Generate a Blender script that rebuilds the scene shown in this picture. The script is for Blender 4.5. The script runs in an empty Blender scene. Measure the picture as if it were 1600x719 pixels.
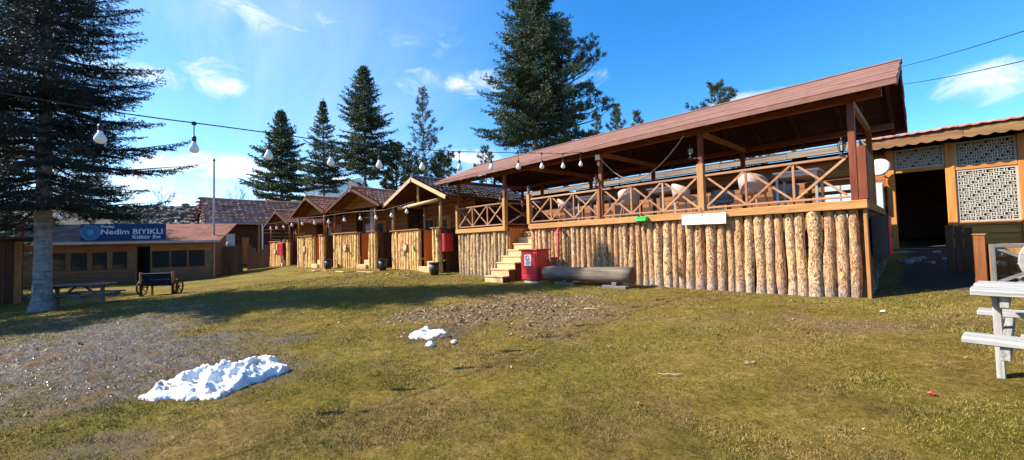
import bpy, math, random
import numpy as np
from mathutils import Vector, Matrix

random.seed(7)
RNG = np.random.default_rng(7)
PI = math.pi
SC = bpy.context.scene
COL = SC.collection
R_ = math.radians

# ------------------------------------------------------------------ camera
cam_d = bpy.data.cameras.new('camera')
cam_o = bpy.data.objects.new('camera', cam_d)
COL.objects.link(cam_o)
cam_d.sensor_width = 36.0
cam_d.lens = 36.0 * 631.0 / 1600.0
cam_d.clip_start = 0.05
cam_d.clip_end = 3000
_ax = [Vector(v) for v in ((0.6944, 0.0438, -0.7183), (0.7191, -0.0061, 0.6948), (-0.0261, 0.9990, 0.0357))]
RIGHT = Vector((_ax[0][0], _ax[1][0], _ax[2][0])).normalized()
UPV = Vector((_ax[0][1], _ax[1][1], _ax[2][1])).normalized()
BACK = RIGHT.cross(UPV).normalized()
UPV = BACK.cross(RIGHT).normalized()
EYE = Vector((0, 0, 1.5))
M = Matrix(((RIGHT.x, UPV.x, BACK.x, EYE.x), (RIGHT.y, UPV.y, BACK.y, EYE.y), (RIGHT.z, UPV.z, BACK.z, EYE.z), (0, 0, 0, 1)))
cam_o.matrix_world = M
SC.camera = cam_o

# ------------------------------------------------------------------ sun, sky, exposure
SUN_EL = R_(40.0)
SUN_AZ = math.atan2(-0.728, -0.686)          # clockwise from +Y
SUN_DIR = Vector((math.sin(SUN_AZ) * math.cos(SUN_EL), math.cos(SUN_AZ) * math.cos(SUN_EL), math.sin(SUN_EL)))
sl = bpy.data.lights.new('sun', 'SUN')
sl.energy = 4.8
sl.angle = R_(0.5)
sl.color = (1.0, 0.93, 0.82)
so = bpy.data.objects.new('sun', sl)
so.rotation_euler = SUN_DIR.to_track_quat('Z', 'Y').to_euler()
COL.objects.link(so)

SC.view_settings.view_transform = 'Standard'
SC.view_settings.look = 'None'
SC.view_settings.exposure = 1.27
SC.view_settings.gamma = 1.0


class NT:
    """Small helper for node trees."""
    def __init__(self, tree):
        self.t = tree
        self.n = tree.nodes
        self.l = tree.links

    def new(self, typ, **kw):
        n = self.n.new(typ)
        for k, v in kw.items():
            setattr(n, k, v)
        return n

    def put(self, sock, v):
        if isinstance(v, bpy.types.NodeSocket):
            self.l.new(v, sock)
        else:
            sock.default_value = v

    def math(self, op, a, b=0.0, clamp=False):
        n = self.new('ShaderNodeMath', operation=op)
        n.use_clamp = clamp
        self.put(n.inputs[0], a)
        self.put(n.inputs[1], b)
        return n.outputs[0]

    def noise(self, vec, scale, detail=4, rough=0.55, dist=0.0):
        n = self.new('ShaderNodeTexNoise')
        self.put(n.inputs['Vector'], vec)
        n.inputs['Scale'].default_value = scale
        n.inputs['Detail'].default_value = detail
        n.inputs['Roughness'].default_value = rough
        n.inputs['Distortion'].default_value = dist
        return n.outputs['Fac']

    def mapping(self, vec, scale=(1, 1, 1), rot=(0, 0, 0), loc=(0, 0, 0)):
        n = self.new('ShaderNodeMapping')
        self.put(n.inputs['Vector'], vec)
        self.put(n.inputs['Location'], loc)
        self.put(n.inputs['Rotation'], rot)
        self.put(n.inputs['Scale'], scale)
        return n.outputs[0]

    def ramp(self, fac, stops, interp='LINEAR'):
        n = self.new('ShaderNodeValToRGB')
        n.color_ramp.interpolation = interp
        e = n.color_ramp.elements
        while len(e) < len(stops):
            e.new(0.5)
        for i, (p, c) in enumerate(stops):
            e[i].position = p
            e[i].color = (c[0], c[1], c[2], 1) if hasattr(c, '__len__') else (c, c, c, 1)
        self.put(n.inputs[0], fac)
        return n.outputs[0]

    def mix(self, fac, a, b, mode='MIX'):
        n = self.new('ShaderNodeMix', data_type='RGBA', blend_type=mode)
        self.put(n.inputs[0], fac)
        for s, v in ((n.inputs[6], a), (n.inputs[7], b)):
            if not isinstance(v, bpy.types.NodeSocket) and len(v) == 3:
                v = (*v, 1)
            self.put(s, v)
        return n.outputs[2]


def srgb(r, g, b):
    return tuple(((c / 255) / 12.92 if c / 255 <= 0.04045 else ((c / 255 + 0.055) / 1.055) ** 2.4) for c in (r, g, b))


world = bpy.data.worlds.new('World')
SC.world = world
world.use_nodes = True
wt = NT(world.node_tree)
wt.n.clear()
wout = wt.new('ShaderNodeOutputWorld')
bg = wt.new('ShaderNodeBackground')
sky = wt.new('ShaderNodeTexSky')
sky.sky_type = 'NISHITA'
sky.sun_disc = False
sky.sun_elevation = SUN_EL
sky.sun_rotation = SUN_AZ % (2 * PI)
sky.altitude = 900
sky.air_density = 1.0
sky.dust_density = 0.35
sky.ozone_density = 3.0
SKY_STRENGTH = 0.125
hsv = wt.new('ShaderNodeHueSaturation')
hsv.inputs['Saturation'].default_value = 1.36
hsv.inputs['Value'].default_value = 1.0
wt.l.new(sky.outputs[0], hsv.inputs['Color'])
tc = wt.new('ShaderNodeTexCoord')
gen = tc.outputs['Generated']
sep = wt.new('ShaderNodeSeparateXYZ')
wt.l.new(gen, sep.inputs[0])
zz = wt.math('MAXIMUM', sep.outputs[2], 0.0)
den = wt.math('ADD', zz, 0.18)
comb = wt.new('ShaderNodeCombineXYZ')
wt.put(comb.inputs[0], wt.math('DIVIDE', sep.outputs[0], den))
wt.put(comb.inputs[1], wt.math('DIVIDE', sep.outputs[1], den))
plane = comb.outputs[0]
# thin high cloud, thicker toward the sun's side of the sky
rot_plane = wt.mapping(plane, rot=(0, 0, R_(28)), scale=(0.55, 1.5, 1))
cir = wt.noise(rot_plane, 1.3, 7, 0.62, 0.9)
cir = wt.ramp(cir, [(0.40, 0.0), (0.86, 1.0)])
broad = wt.ramp(wt.noise(wt.mapping(plane, loc=(1.7, 3.1, 0)), 0.45, 2, 0.5), [(0.38, 0.15), (0.62, 1.0)])
sun_side = wt.new('ShaderNodeVectorMath', operation='DOT_PRODUCT')
wt.l.new(gen, sun_side.inputs[0])
sun_side.inputs[1].default_value = (-0.81, -0.58, 0.0)
ss_ = wt.new('ShaderNodeMapRange')
wt.put(ss_.inputs[0], sun_side.outputs['Value'])
ss_.inputs[1].default_value = -0.1
ss_.inputs[2].default_value = 0.85
ss_.inputs[3].default_value = 0.02
ss_.inputs[4].default_value = 0.95
ss_.interpolation_type = 'SMOOTHSTEP'
veil = wt.math('MULTIPLY', wt.math('MULTIPLY', cir, broad), ss_.outputs[0])
soft = wt.math('MULTIPLY', ss_.outputs[0], 0.33)
veil = wt.math('ADD', veil, soft, True)
# cumulus patches: (direction, width, height, strength) each with its own torn outline
puff = wt.noise(wt.mapping(gen, scale=(1, 1, 1.9)), 9.0, 9, 0.66, 0.9)
puff_big = wt.noise(wt.mapping(gen, scale=(1, 1, 1.5), loc=(3, 1, 2)), 4.0, 3, 0.5)
CLOUDS = [(215, 114, 75, 20, 1.15), (335, 125, 42, 26, 1.15), (330, 258, 95, 20, 1.35), (440, 262, 60, 14, 0.9), (660, 128, 40, 22, 0.6),
          (740, 130, 42, 22, 1.1), (925, 130, 30, 20, 0.6), (1190, 153, 70, 12, 1.5), (1585, 125, 75, 34, 1.3), (740, 248, 45, 14, 1.2),
          (30, 40, 60, 80, 0.8), (230, 285, 130, 30, 0.8), (1430, 175, 22, 14, 0.35), (550, 40, 190, 34, 0.42), (120, 320, 160, 40, 0.6)]
total = None
for (px, py, w, h, s) in CLOUDS:
    c = RIGHT * (px - 800) + UPV * (359.5 - py) - BACK * 631
    ln = c.length
    c.normalize()
    hz = Vector((0, 0, 1)).cross(c).normalized()
    vt = c.cross(hz).normalized()
    du = wt.new('ShaderNodeVectorMath', operation='DOT_PRODUCT')
    wt.l.new(gen, du.inputs[0])
    du.inputs[1].default_value = hz * (ln / w)
    dv = wt.new('ShaderNodeVectorMath', operation='DOT_PRODUCT')
    wt.l.new(gen, dv.inputs[0])
    dv.inputs[1].default_value = vt * (ln / h)
    dv0 = wt.math('SUBTRACT', dv.outputs['Value'], float((vt * (ln / h)).dot(c)))
    df = wt.new('ShaderNodeVectorMath', operation='DOT_PRODUCT')
    wt.l.new(gen, df.inputs[0])
    df.inputs[1].default_value = c
    r2 = wt.math('ADD', wt.math('MULTIPLY', du.outputs['Value'], du.outputs['Value']), wt.math('MULTIPLY', dv0, dv0))
    g = wt.math('MULTIPLY', wt.math('SUBTRACT', 1.0, wt.math('MULTIPLY', r2, 0.42)), s)
    g = wt.math('MULTIPLY', wt.math('MAXIMUM', g, 0.0), wt.math('GREATER_THAN', df.outputs['Value'], 0.2))
    total = g if total is None else wt.math('MAXIMUM', total, g)
pf = wt.math('ADD', wt.math('MULTIPLY', puff, 0.75), wt.math('MULTIPLY', puff_big, 0.45))
cum = wt.math('ADD', wt.math('MULTIPLY', total, 0.62), wt.math('SUBTRACT', wt.math('MULTIPLY', pf, 2.7), 1.93))
cum = wt.math('MULTIPLY', cum, wt.math('MINIMUM', wt.math('MULTIPLY', total, 2.5), 1.0))
cum = wt.ramp(cum, [(0.0, 0.0), (0.75, 1.0)], 'EASE')
dens = wt.math('ADD', wt.math('MULTIPLY', veil, 0.62), wt.math('MULTIPLY', cum, 0.85), True)
cloud_col = wt.mix(cum, (3.3, 3.75, 4.2), (4.2, 4.25, 4.35))
final_sky = wt.mix(dens, hsv.outputs[0], cloud_col)
wt.l.new(final_sky, bg.inputs['Color'])
bg.inputs['Strength'].default_value = SKY_STRENGTH
wt.l.new(bg.outputs[0], wout.inputs['Surface'])

# ------------------------------------------------------------------ terrain height
CP = np.array([(0, 0, 0), (-2, 1.9, -.02), (-4.5, -.6, -.03), (.32, 5.2, .29), (-5.9, .8, -.1), (-6.5, 4, .04), (-.8, 9.7, .35), (-13.2, 9.7, .38), (-7, 9.6, .37),
               (-16, 9.2, .46), (-20, 8, .46), (-24.5, 7.2, .43), (-30.8, 7.2, .40), (-29.8, 3.8, .0), (-32.6, -2.7, -.1), (-19.4, .8, -.05), (-18.3, -.9, -.05), (-18.8, -1.7, -.13),
               (-24, -3, -.1), (-.2, 15.8, 1.08), (1, 11.5, .62), (3, 8, .55), (4, 16, 1.1), (-10, 14, .6), (-15, 14, .7), (-22, 14, .8), (-35, 12, .5), (-39, 8, .12),
               (-10, -10, -.4), (10, -10, -.2), (-40, -20, -.5), (8, 2, .4), (-12, 3, .1), (-40, 25, 1.2), (-10, 30, 1.6), (15, 25, 1.4), (25, 0, .5), (0, -30, -.5), (40, 30, 1.2), (-45, 5, .3)], float)


def _U(r2):
    return np.where(r2 > 0, .5 * r2 * np.log(r2 + 1e-9), 0)


def _fit():
    P = CP[:, :2]
    n = len(P)
    d = ((P[:, None] - P[None]) ** 2).sum(-1)
    A = np.zeros((n + 3, n + 3))
    A[:n, :n] = _U(d) + np.eye(n) * .5
    A[:n, n] = 1
    A[:n, n + 1:] = P
    A[n, :n] = 1
    A[n + 1:, :n] = P.T
    return np.linalg.solve(A, np.r_[CP[:, 2], 0, 0, 0])


_W = _fit()


def sstep(a, b, x):
    t = np.clip((x - a) / (b - a), 0, 1)
    return t * t * (3 - 2 * t)


def gz(x, y):
    x = np.asarray(x, float)
    y = np.asarray(y, float)
    xx = np.clip(x, -48, 42)
    yy = np.clip(y, -32, 34)
    z = _W[-3] + _W[-2] * xx + _W[-1] * yy
    for (cx, cy, _), w in zip(CP, _W[:-3]):
        z = z + w * _U((xx - cx) ** 2 + (yy - cy) ** 2)
    return z + 9.5 * sstep(36, 100, np.hypot(x, y))


def G(x, y):
    return float(gz(x, y))


def _hash(ix, iy, seed):
    h = (ix.astype(np.int64) * 374761393 + iy.astype(np.int64) * 668265263 + seed * 974711) & 0x7fffffff
    h = ((h ^ (h >> 13)) * 1274126177) & 0x7fffffff
    h = h ^ (h >> 16)
    return (h & 0xffff) / 65535.0


def vnoise(x, y, seed=0):
    ix = np.floor(x)
    iy = np.floor(y)
    fx = x - ix
    fy = y - iy
    fx = fx * fx * (3 - 2 * fx)
    fy = fy * fy * (3 - 2 * fy)
    a = _hash(ix, iy, seed)
    b = _hash(ix + 1, iy, seed)
    c = _hash(ix, iy + 1, seed)
    d = _hash(ix + 1, iy + 1, seed)
    return (a * (1 - fx) + b * fx) * (1 - fy) + (c * (1 - fx) + d * fx) * fy


def fbm(x, y, oct=4, seed=0):
    s = 0
    a = .5
    for i in range(oct):
        s = s + a * vnoise(x * 2 ** i, y * 2 ** i, seed + i * 17)
        a *= .5
    return s / (1 - .5 ** oct)


def mud_mask(x, y):
    """Where the turf is worn to wet mud (left foreground) - true soil, not shade."""
    d = np.hypot((x + 9.2) * .75 + (y + 1.5) * .3, (y + 1.6) * 1.0) / 3.6
    d2 = np.hypot((x + 4.6) / 1.5, (y + 1.4) / 1.1)
    d3 = np.hypot((x + 6.35) / 1.15, (y - .9) / 1.1)
    d4 = np.hypot((x + 6.0) / .7, (y - 3.75) / .6)
    m = np.maximum(np.maximum(1.25 - d, 1.0 - d2), np.maximum(1.15 - d3, 1.0 - d4))
    m = m + (fbm(x * .9, y * .9, 4, 3) - .5) * 1.5
    return np.clip(m * 1.25, 0, 1) * np.clip(.62 + .8 * fbm(x * 3.1, y * 3.1, 4, 77), 0, 1)


def leaf_mask(x, y):
    """Brown leaf litter and bare soil in front of the log bench."""
    d = np.hypot((x + 6.0) / 2.3, (y - 6.1) / 2.0)
    d2 = np.hypot((x + 7.2) / 1.6, (y - 4.2) / 1.1)
    d3 = np.hypot((x + 0.9) / 2.3, (y - 7.3) / 1.1)
    m = np.maximum(np.maximum(1.1 - d, .75 - d2), .7 - d3) + (fbm(x * 1.3, y * 1.3, 4, 9) - .5) * 1.3
    return np.clip(m * 1.4, 0, 1)


def path_mask(x, y):
    m = sstep(-.7, -.2, x) * sstep(10.2, 11.0, y) * (1 - sstep(2.2, 3.4, x))
    return np.clip(m * 1.2 + (fbm(x * 1.5, y * 1.5, 3, 5) - .5) * m, 0, 1)


# ------------------------------------------------------------------ materials
MATS = {}


def new_mat(name):
    m = bpy.data.materials.new(name)
    m.use_nodes = True
    t = NT(m.node_tree)
    t.n.clear()
    out = t.new('ShaderNodeOutputMaterial')
    p = t.new('ShaderNodeBsdfPrincipled')
    t.l.new(p.outputs[0], out.inputs[0])
    return m, t, p


def set_bump(t, p, h, strength, dist=0.01):
    b = t.new('ShaderNodeBump')
    b.inputs['Strength'].default_value = strength
    b.inputs['Distance'].default_value = dist
    t.put(b.inputs['Height'], h)
    t.l.new(b.outputs[0], p.inputs['Normal'])


def rnd_value(t, col, amt, hue=0.0):
    oi = t.new('ShaderNodeObjectInfo')
    h = t.new('ShaderNodeHueSaturation')
    t.put(h.inputs['Value'], t.math('ADD', t.math('MULTIPLY', oi.outputs['Random'], amt), 1 - amt / 2))
    if hue:
        t.put(h.inputs['Hue'], t.math('ADD', t.math('MULTIPLY', oi.outputs['Random'], hue), .5 - hue / 2))
    t.put(h.inputs['Color'], col)
    return h.outputs[0], oi.outputs['Random']


def plain(name, col, rough=.6, metal=0, var=.12, scale=8, bump=.1, spec=.4, trans=0):
    if name in MATS:
        return MATS[name]
    m, t, p = new_mat(name)
    tcn = t.new('ShaderNodeTexCoord')
    n = t.noise(tcn.outputs['Object'], scale, 5, .6)
    c = t.ramp(n, [(.3, tuple(v * (1 - var) for v in col)), (.7, tuple(min(1, v * (1 + var)) for v in col))])
    t.l.new(c, p.inputs['Base Color'])
    p.inputs['Roughness'].default_value = rough
    p.inputs['Metallic'].default_value = metal
    p.inputs['Specular IOR Level'].default_value = spec
    if trans:
        p.inputs['Transmission Weight'].default_value = trans
    if bump:
        set_bump(t, p, n, bump, .01)
    MATS[name] = m
    return m


def wood(name, stops, axis='x', rough=.7, rnd=.35, bump=.35, fine=1.0, spec=.25, knots=True, hue=.02):
    """Grained wood; grain runs along the given object axis."""
    key = name + '_' + axis
    if key in MATS:
        return MATS[key]
    m, t, p = new_mat(key)
    tcn = t.new('ShaderNodeTexCoord')
    oi = t.new('ShaderNodeObjectInfo')
    off = t.new('ShaderNodeCombineXYZ')
    r10 = t.math('MULTIPLY', oi.outputs['Random'], 37.0)
    for i in range(3):
        t.put(off.inputs[i], r10)
    add = t.new('ShaderNodeVectorMath', operation='ADD')
    t.l.new(tcn.outputs['Object'], add.inputs[0])
    t.l.new(off.outputs[0], add.inputs[1])
    sc = {'x': (1.2, 26, 26), 'y': (26, 1.2, 26), 'z': (26, 26, 1.2)}[axis]
    v = t.mapping(add.outputs[0], scale=tuple(s * fine for s in sc))
    g1 = t.noise(v, 1.0, 6, .65, .6)
    g2 = t.noise(t.mapping(add.outputs[0], scale=tuple(s * fine * .12 + .6 for s in sc)), 1.4, 4, .6, .8)
    f = t.math('ADD', t.math('MULTIPLY', g1, .62), t.math('MULTIPLY', g2, .38))
    c = t.ramp(f, [(.33 + .34 * i / (len(stops) - 1), s) for i, s in enumerate(stops)])
    if knots:
        vo = t.new('ShaderNodeTexVoronoi')
        ks = {'x': (1.3, 5, 5), 'y': (5, 1.3, 5), 'z': (5, 5, 1.3)}[axis]
        t.put(vo.inputs['Vector'], t.mapping(add.outputs[0], scale=ks))
        k = t.ramp(vo.outputs['Distance'], [(.06, 1.0), (.13, 0.0)])
        c = t.mix(t.math('MULTIPLY', k, .75), c, tuple(s * .45 for s in stops[0]))
    c, _ = rnd_value(t, c, rnd, hue)
    t.l.new(c, p.inputs['Base Color'])
    p.inputs['Roughness'].default_value = rough
    p.inputs['Specular IOR Level'].default_value = spec
    set_bump(t, p, f, bump, .012)
    MATS[key] = m
    return m


def log_mat(name, wood_stops, bark_stops, bark_amount, grey_foot):
    """Upright palisade log: pale peeled wood with torn bark, greyed by splash at the foot (unit mesh, z 0..1)."""
    m, t, p = new_mat(name)
    tcn = t.new('ShaderNodeTexCoord')
    oi = t.new('ShaderNodeObjectInfo')
    off = t.new('ShaderNodeCombineXYZ')
    r10 = t.math('MULTIPLY', oi.outputs['Random'], 53.0)
    for i in range(3):
        t.put(off.inputs[i], r10)
    add = t.new('ShaderNodeVectorMath', operation='ADD')
    t.l.new(tcn.outputs['Object'], add.inputs[0])
    t.l.new(off.outputs[0], add.inputs[1])
    v = t.mapping(add.outputs[0], scale=(1, 1, 5))
    grain = t.noise(t.mapping(add.outputs[0], scale=(9, 9, 4)), 1.0, 5, .6, .5)
    base = t.ramp(grain, [(.32 + .36 * i / (len(wood_stops) - 1), s) for i, s in enumerate(wood_stops)])
    bn = t.noise(t.mapping(v, scale=(1.4, 1.4, .9)), 1.6, 6, .68, .9)
    vary = t.math('MULTIPLY', t.math('SUBTRACT', oi.outputs['Random'], .5), .13)
    bmask = t.ramp(t.math('ADD', t.math('ADD', bn, bark_amount - .5), vary), [(.46, 0.0), (.55, 1.0)])
    cr = t.noise(t.mapping(add.outputs[0], scale=(2.3, 2.3, 13)), 1.25, 6, .72, 2.0)
    bark = t.ramp(cr, [(.42 + .16 * i / (len(bark_stops) - 1), s) for i, s in enumerate(bark_stops)])
    c = t.mix(bmask, base, bark)
    sep_ = t.new('ShaderNodeSeparateXYZ')
    t.l.new(tcn.outputs['Object'], sep_.inputs[0])
    wn = t.noise(v, 1.1, 4, .6)
    foot = t.math('SUBTRACT', t.math('ADD', t.math('MULTIPLY', wn, .55), grey_foot - .27), sep_.outputs[2])
    foot = t.ramp(foot, [(0.0, 0.0), (.22, 1.0)])
    greyc = t.ramp(cr, [(.36, (.09, .075, .075)), (.5, (.30, .255, .235)), (.64, (.52, .45, .40))])
    c = t.mix(t.math('MULTIPLY', foot, .72), c, greyc)
    c, _ = rnd_value(t, c, .34, .018)
    t.l.new(c, p.inputs['Base Color'])
    p.inputs['Roughness'].default_value = .85
    p.inputs['Specular IOR Level'].default_value = .2
    hgt = t.math('ADD', t.math('MULTIPLY', cr, t.math('ADD', t.math('MULTIPLY', bmask, .8), .2)), t.math('MULTIPLY', bmask, .6))
    set_bump(t, p, hgt, .7, .025)
    MATS[name] = m
    return m


LOG_BARK = log_mat('barked_log', [(.54, .28, .10), (.78, .46, .18), (.86, .58, .28)],
                   [(.075, .038, .022), (.38, .205, .105), (.80, .53, .30)], .58, .24)
LOG_PALE = log_mat('pale_log', [(.60, .34, .12), (.84, .57, .24), (.90, .70, .38)],
                   [(.10, .055, .035), (.36, .22, .125), (.62, .43, .27)], .55, .18)
LOG_CAB = log_mat('peeled_log', [(.62, .32, .095), (.86, .54, .21), (.92, .70, .38)],
                  [(.17, .075, .028), (.40, .19, .062), (.64, .36, .13)], .46, .06)
LOG_DARK = log_mat('shaded_log', [(.10, .05, .025), (.17, .09, .045), (.22, .12, .06)],
                   [(.05, .03, .02), (.10, .06, .04), (.15, .09, .06)], .5, .2)  # darker copy of the palisade logs; end wall shade put into colour


def W_red(a):
    return wood('stained_wood', [(.10, .028, .011), (.19, .055, .020), (.27, .09, .035)], a, .55)


def W_rail(a):
    return wood('rail_wood', [(.22, .105, .050), (.36, .18, .092), (.45, .25, .14)], a, .6)


def W_beam(a):
    return wood('beam_wood', [(.25, .11, .035), (.40, .19, .065), (.48, .25, .09)], a, .6)


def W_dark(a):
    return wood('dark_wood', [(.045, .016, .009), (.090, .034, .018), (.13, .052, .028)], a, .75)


def W_mid(a):
    return wood('mid_wood', [(.18, .070, .020), (.31, .125, .038), (.41, .185, .064)], a, .7)


def W_orange(a):
    return wood('orange_wood', [(.32, .11, .022), (.48, .175, .040), (.56, .23, .06)], a, .6)


def W_new(a):
    return wood('fresh_wood', [(.40, .25, .11), (.56, .39, .20), (.65, .48, .27)], a, .65, .2)


def W_grey(a):
    return wood('weathered_wood', [(.20, .18, .16), (.36, .33, .30), (.48, .45, .41)], a, .85, .25)


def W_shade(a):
    return wood('shaded_grey_wood', [(.07, .06, .055), (.15, .135, .125), (.22, .20, .185)], a, .85, .2)  # weathered wood darkened, the shaded picnic table's tone put into the colour


def W_bleached(a):
    return wood('bleached_wood', [(.12, .11, .098), (.33, .315, .29), (.50, .48, .45)], a, .75, .15)


def W_house(a):
    return wood('house_wood', [(.15, .078, .040), (.24, .130, .066), (.32, .185, .098)], a, .7)


RED_PAINT = plain('red_paint', (.44, .026, .028), .45, 0, .32, 7, .08)
RED_DARK = plain('dark_red_paint', (.30, .02, .025), .5, 0, .15, 5, .03)
WHITE = plain('white_paint', (.78, .77, .74), .5, 0, .06, 6, .03)
CREAM = plain('cream_leatherette', (.46, .36, .32), .55, 0, .08, 5, .08)
GREYMET = plain('grey_metal', (.36, .37, .38), .45, .6, .12, 9, .05)
DARKMET = plain('dark_metal', (.03, .03, .032), .5, .4, .2, 9, .05)
BLACK = plain('black_plastic', (.018, .018, .02), .5, 0, .2, 9, .05)
GLASSY = plain('dark_glass', (.035, .04, .045), .08, 0, .2, 2, 0, .6)
BLUEGLASS = plain('bright_pane', (.42, .58, .70), .12, 0, .25, 3, 0, .6)
GREENPL = plain('green_plastic', (.02, .55, .06), .3, 0, .15, 9, .02)
NAVY = plain('navy_paint', (.010, .014, .035), .6, 0, .3, 6, .06, .12)
SIGNBLUE = plain('banner_blue', (.012, .045, .16), .5, 0, .15, 3, .02)
SIGNLIGHT = plain('banner_light_blue', (.10, .32, .55), .5, 0, .15, 6, .02)
LETTER = plain('letter_white', (.74, .78, .82), .5, 0, .04, 6, 0)
LETTERGREY = plain('letter_grey', (.20, .20, .21), .5, 0, .1, 6, 0)
BULB = plain('bulb_glass', (.80, .80, .76), .12, 0, .04, 6, 0, .6)
STONE = plain('stone', (.22, .205, .19), .9, 0, .4, 7, .6, .15)
PLASTER = plain('pale_plaster', (.62, .62, .60), .8, 0, .1, 2, .05)
GREYROOF = plain('grey_roof', (.17, .16, .17), .8, 0, .2, 2, .1)
TARP = plain('grey_tarp', (.26, .28, .31), .6, 0, .2, 5, .1)
REDROOF = None


def roof_felt():
    m, t, p = new_mat('brown_roofing')
    tcn = t.new('ShaderNodeTexCoord')
    n1 = t.noise(tcn.outputs['Object'], 2.2, 6, .65, .3)
    n2 = t.noise(t.mapping(tcn.outputs['Object'], scale=(1.5, 9, 9)), 3.0, 5, .6)
    n3 = t.noise(tcn.outputs['Object'], 90, 2, .5)
    f = t.math('ADD', t.math('MULTIPLY', n1, .55), t.math('MULTIPLY', n2, .45))
    c = t.ramp(f, [(.30, (.150, .074, .054)), (.5, (.225, .115, .087)), (.70, (.30, .165, .128))])
    c = t.mix(t.math('MULTIPLY', n3, .3), c, (.16, .07, .055))
    c, _ = rnd_value(t, c, .12)
    t.l.new(c, p.inputs['Base Color'])
    p.inputs['Roughness'].default_value = .85
    p.inputs['Specular IOR Level'].default_value = .2
    set_bump(t, p, n3, .35, .006)
    return m


FELT = roof_felt()
HOUSE_SHEET = plain('brown_sheet', (.21, .098, .070), .9, 0, .28, 1.6, .1, .05)


def tile_mat(name, stops, st=(4.5, 3.2, 3.2)):
    m, t, p = new_mat(name)
    tcn = t.new('ShaderNodeTexCoord')
    n1 = t.noise(tcn.outputs['Object'], 1.6, 4, .6)
    n2 = t.noise(t.mapping(tcn.outputs['Object'], scale=st), 1.3, 5, .75)
    f = t.math('ADD', t.math('MULTIPLY', n1, .35), t.math('MULTIPLY', n2, .65))
    c = t.ramp(f, [(.33 + .34 * i / (len(stops) - 1), s) for i, s in enumerate(stops)])
    t.l.new(c, p.inputs['Base Color'])
    p.inputs['Roughness'].default_value = .9
    p.inputs['Specular IOR Level'].default_value = .1
    set_bump(t, p, n2, .4, .02)
    return m


TILE = tile_mat('clay_tile', [(.15, .055, .036), (.36, .135, .080), (.50, .22, .14), (.58, .32, .22)])
TILE_GREY = tile_mat('dark_tile', [(.055, .05, .05), (.11, .10, .10), (.20, .18, .17), (.30, .20, .16)])
TILE_OLD = tile_mat('old_tile', [(.14, .065, .052), (.34, .16, .11), (.54, .30, .22), (.72, .50, .41)], (7.0, 1.1, 7.0))


def snow_mat():
    m, t, p = new_mat('snow')
    tcn = t.new('ShaderNodeTexCoord')
    n = t.noise(tcn.outputs['Object'], 5, 6, .65, .4)
    n2 = t.noise(tcn.outputs['Object'], 46, 3, .6)
    dirt = t.ramp(n, [(.50, 0.0), (.60, 1.0)])
    c = t.mix(t.math('MULTIPLY', dirt, .65), (.84, .84, .84), (.40, .30, .21))
    t.l.new(c, p.inputs['Base Color'])
    p.inputs['Roughness'].default_value = .55
    p.inputs['Subsurface Weight'].default_value = .25
    p.inputs['Subsurface Radius'].default_value = (.03, .04, .06)
    set_bump(t, p, n2, .8, .03)
    return m


SNOW = snow_mat()


def foliage_mat(name, stops, trans=.18):
    m, t, p = new_mat(name)
    geo = t.new('ShaderNodeNewGeometry')
    n = t.noise(geo.outputs['Position'], .9, 3, .6)
    n2 = t.noise(geo.outputs['Position'], 9, 2, .6)
    f = t.math('ADD', t.math('MULTIPLY', n, .55), t.math('MULTIPLY', n2, .45))
    c = t.ramp(f, [(.34 + .32 * i / (len(stops) - 1), s) for i, s in enumerate(stops)])
    c, _ = rnd_value(t, c, .2, .02)
    t.l.new(c, p.inputs['Base Color'])
    p.inputs['Roughness'].default_value = .6
    p.inputs['Specular IOR Level'].default_value = .25
    tr = t.new('ShaderNodeBsdfTranslucent')
    t.l.new(c, tr.inputs['Color'])
    mx = t.new('ShaderNodeMixShader')
    mx.inputs[0].default_value = trans
    out = [q for q in t.n if q.type == 'OUTPUT_MATERIAL'][0]
    t.l.new(p.outputs[0], mx.inputs[1])
    t.l.new(tr.outputs[0], mx.inputs[2])
    t.l.new(mx.outputs[0], out.inputs[0])
    return m


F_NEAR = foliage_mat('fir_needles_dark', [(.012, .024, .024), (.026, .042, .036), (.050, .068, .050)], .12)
F_FIR = foliage_mat('fir_needles', [(.024, .046, .027), (.052, .088, .043), (.10, .145, .068)])
F_PINE = foliage_mat('pine_needles', [(.036, .058, .042), (.078, .110, .072), (.14, .175, .108)])
F_OLIVE = foliage_mat('olive_pine_needles', [(.042, .056, .024), (.085, .105, .040), (.14, .16, .064)])
TRUNK = wood('trunk_bark', [(.07, .06, .055), (.17, .15, .14), (.27, .25, .24)], 'x', .9, .1, .9, .25, knots=False)
TRUNK_DARK = wood('trunk_dark', [(.035, .028, .024), (.08, .066, .055), (.13, .11, .095)], 'x', .9, .1, .8, .25, knots=False)


def fir_bark():
    m, t, p = new_mat('grey_fir_bark')
    tcn = t.new('ShaderNodeTexCoord')
    n = t.noise(t.mapping(tcn.outputs['Object'], scale=(3, 3, 14)), 1.0, 5, .65, .6)
    n2 = t.noise(t.mapping(tcn.outputs['Object'], scale=(10, 10, 5)), 1.0, 5, .6)
    f = t.math('ADD', t.math('MULTIPLY', n, .6), t.math('MULTIPLY', n2, .4))
    c = t.ramp(f, [(.32, (.055, .05, .05)), (.48, (.20, .19, .19)), (.68, (.34, .33, .33))])
    t.l.new(c, p.inputs['Base Color'])
    p.inputs['Roughness'].default_value = .9
    set_bump(t, p, f, .9, .03)
    return m


FIRBARK = fir_bark()


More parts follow.
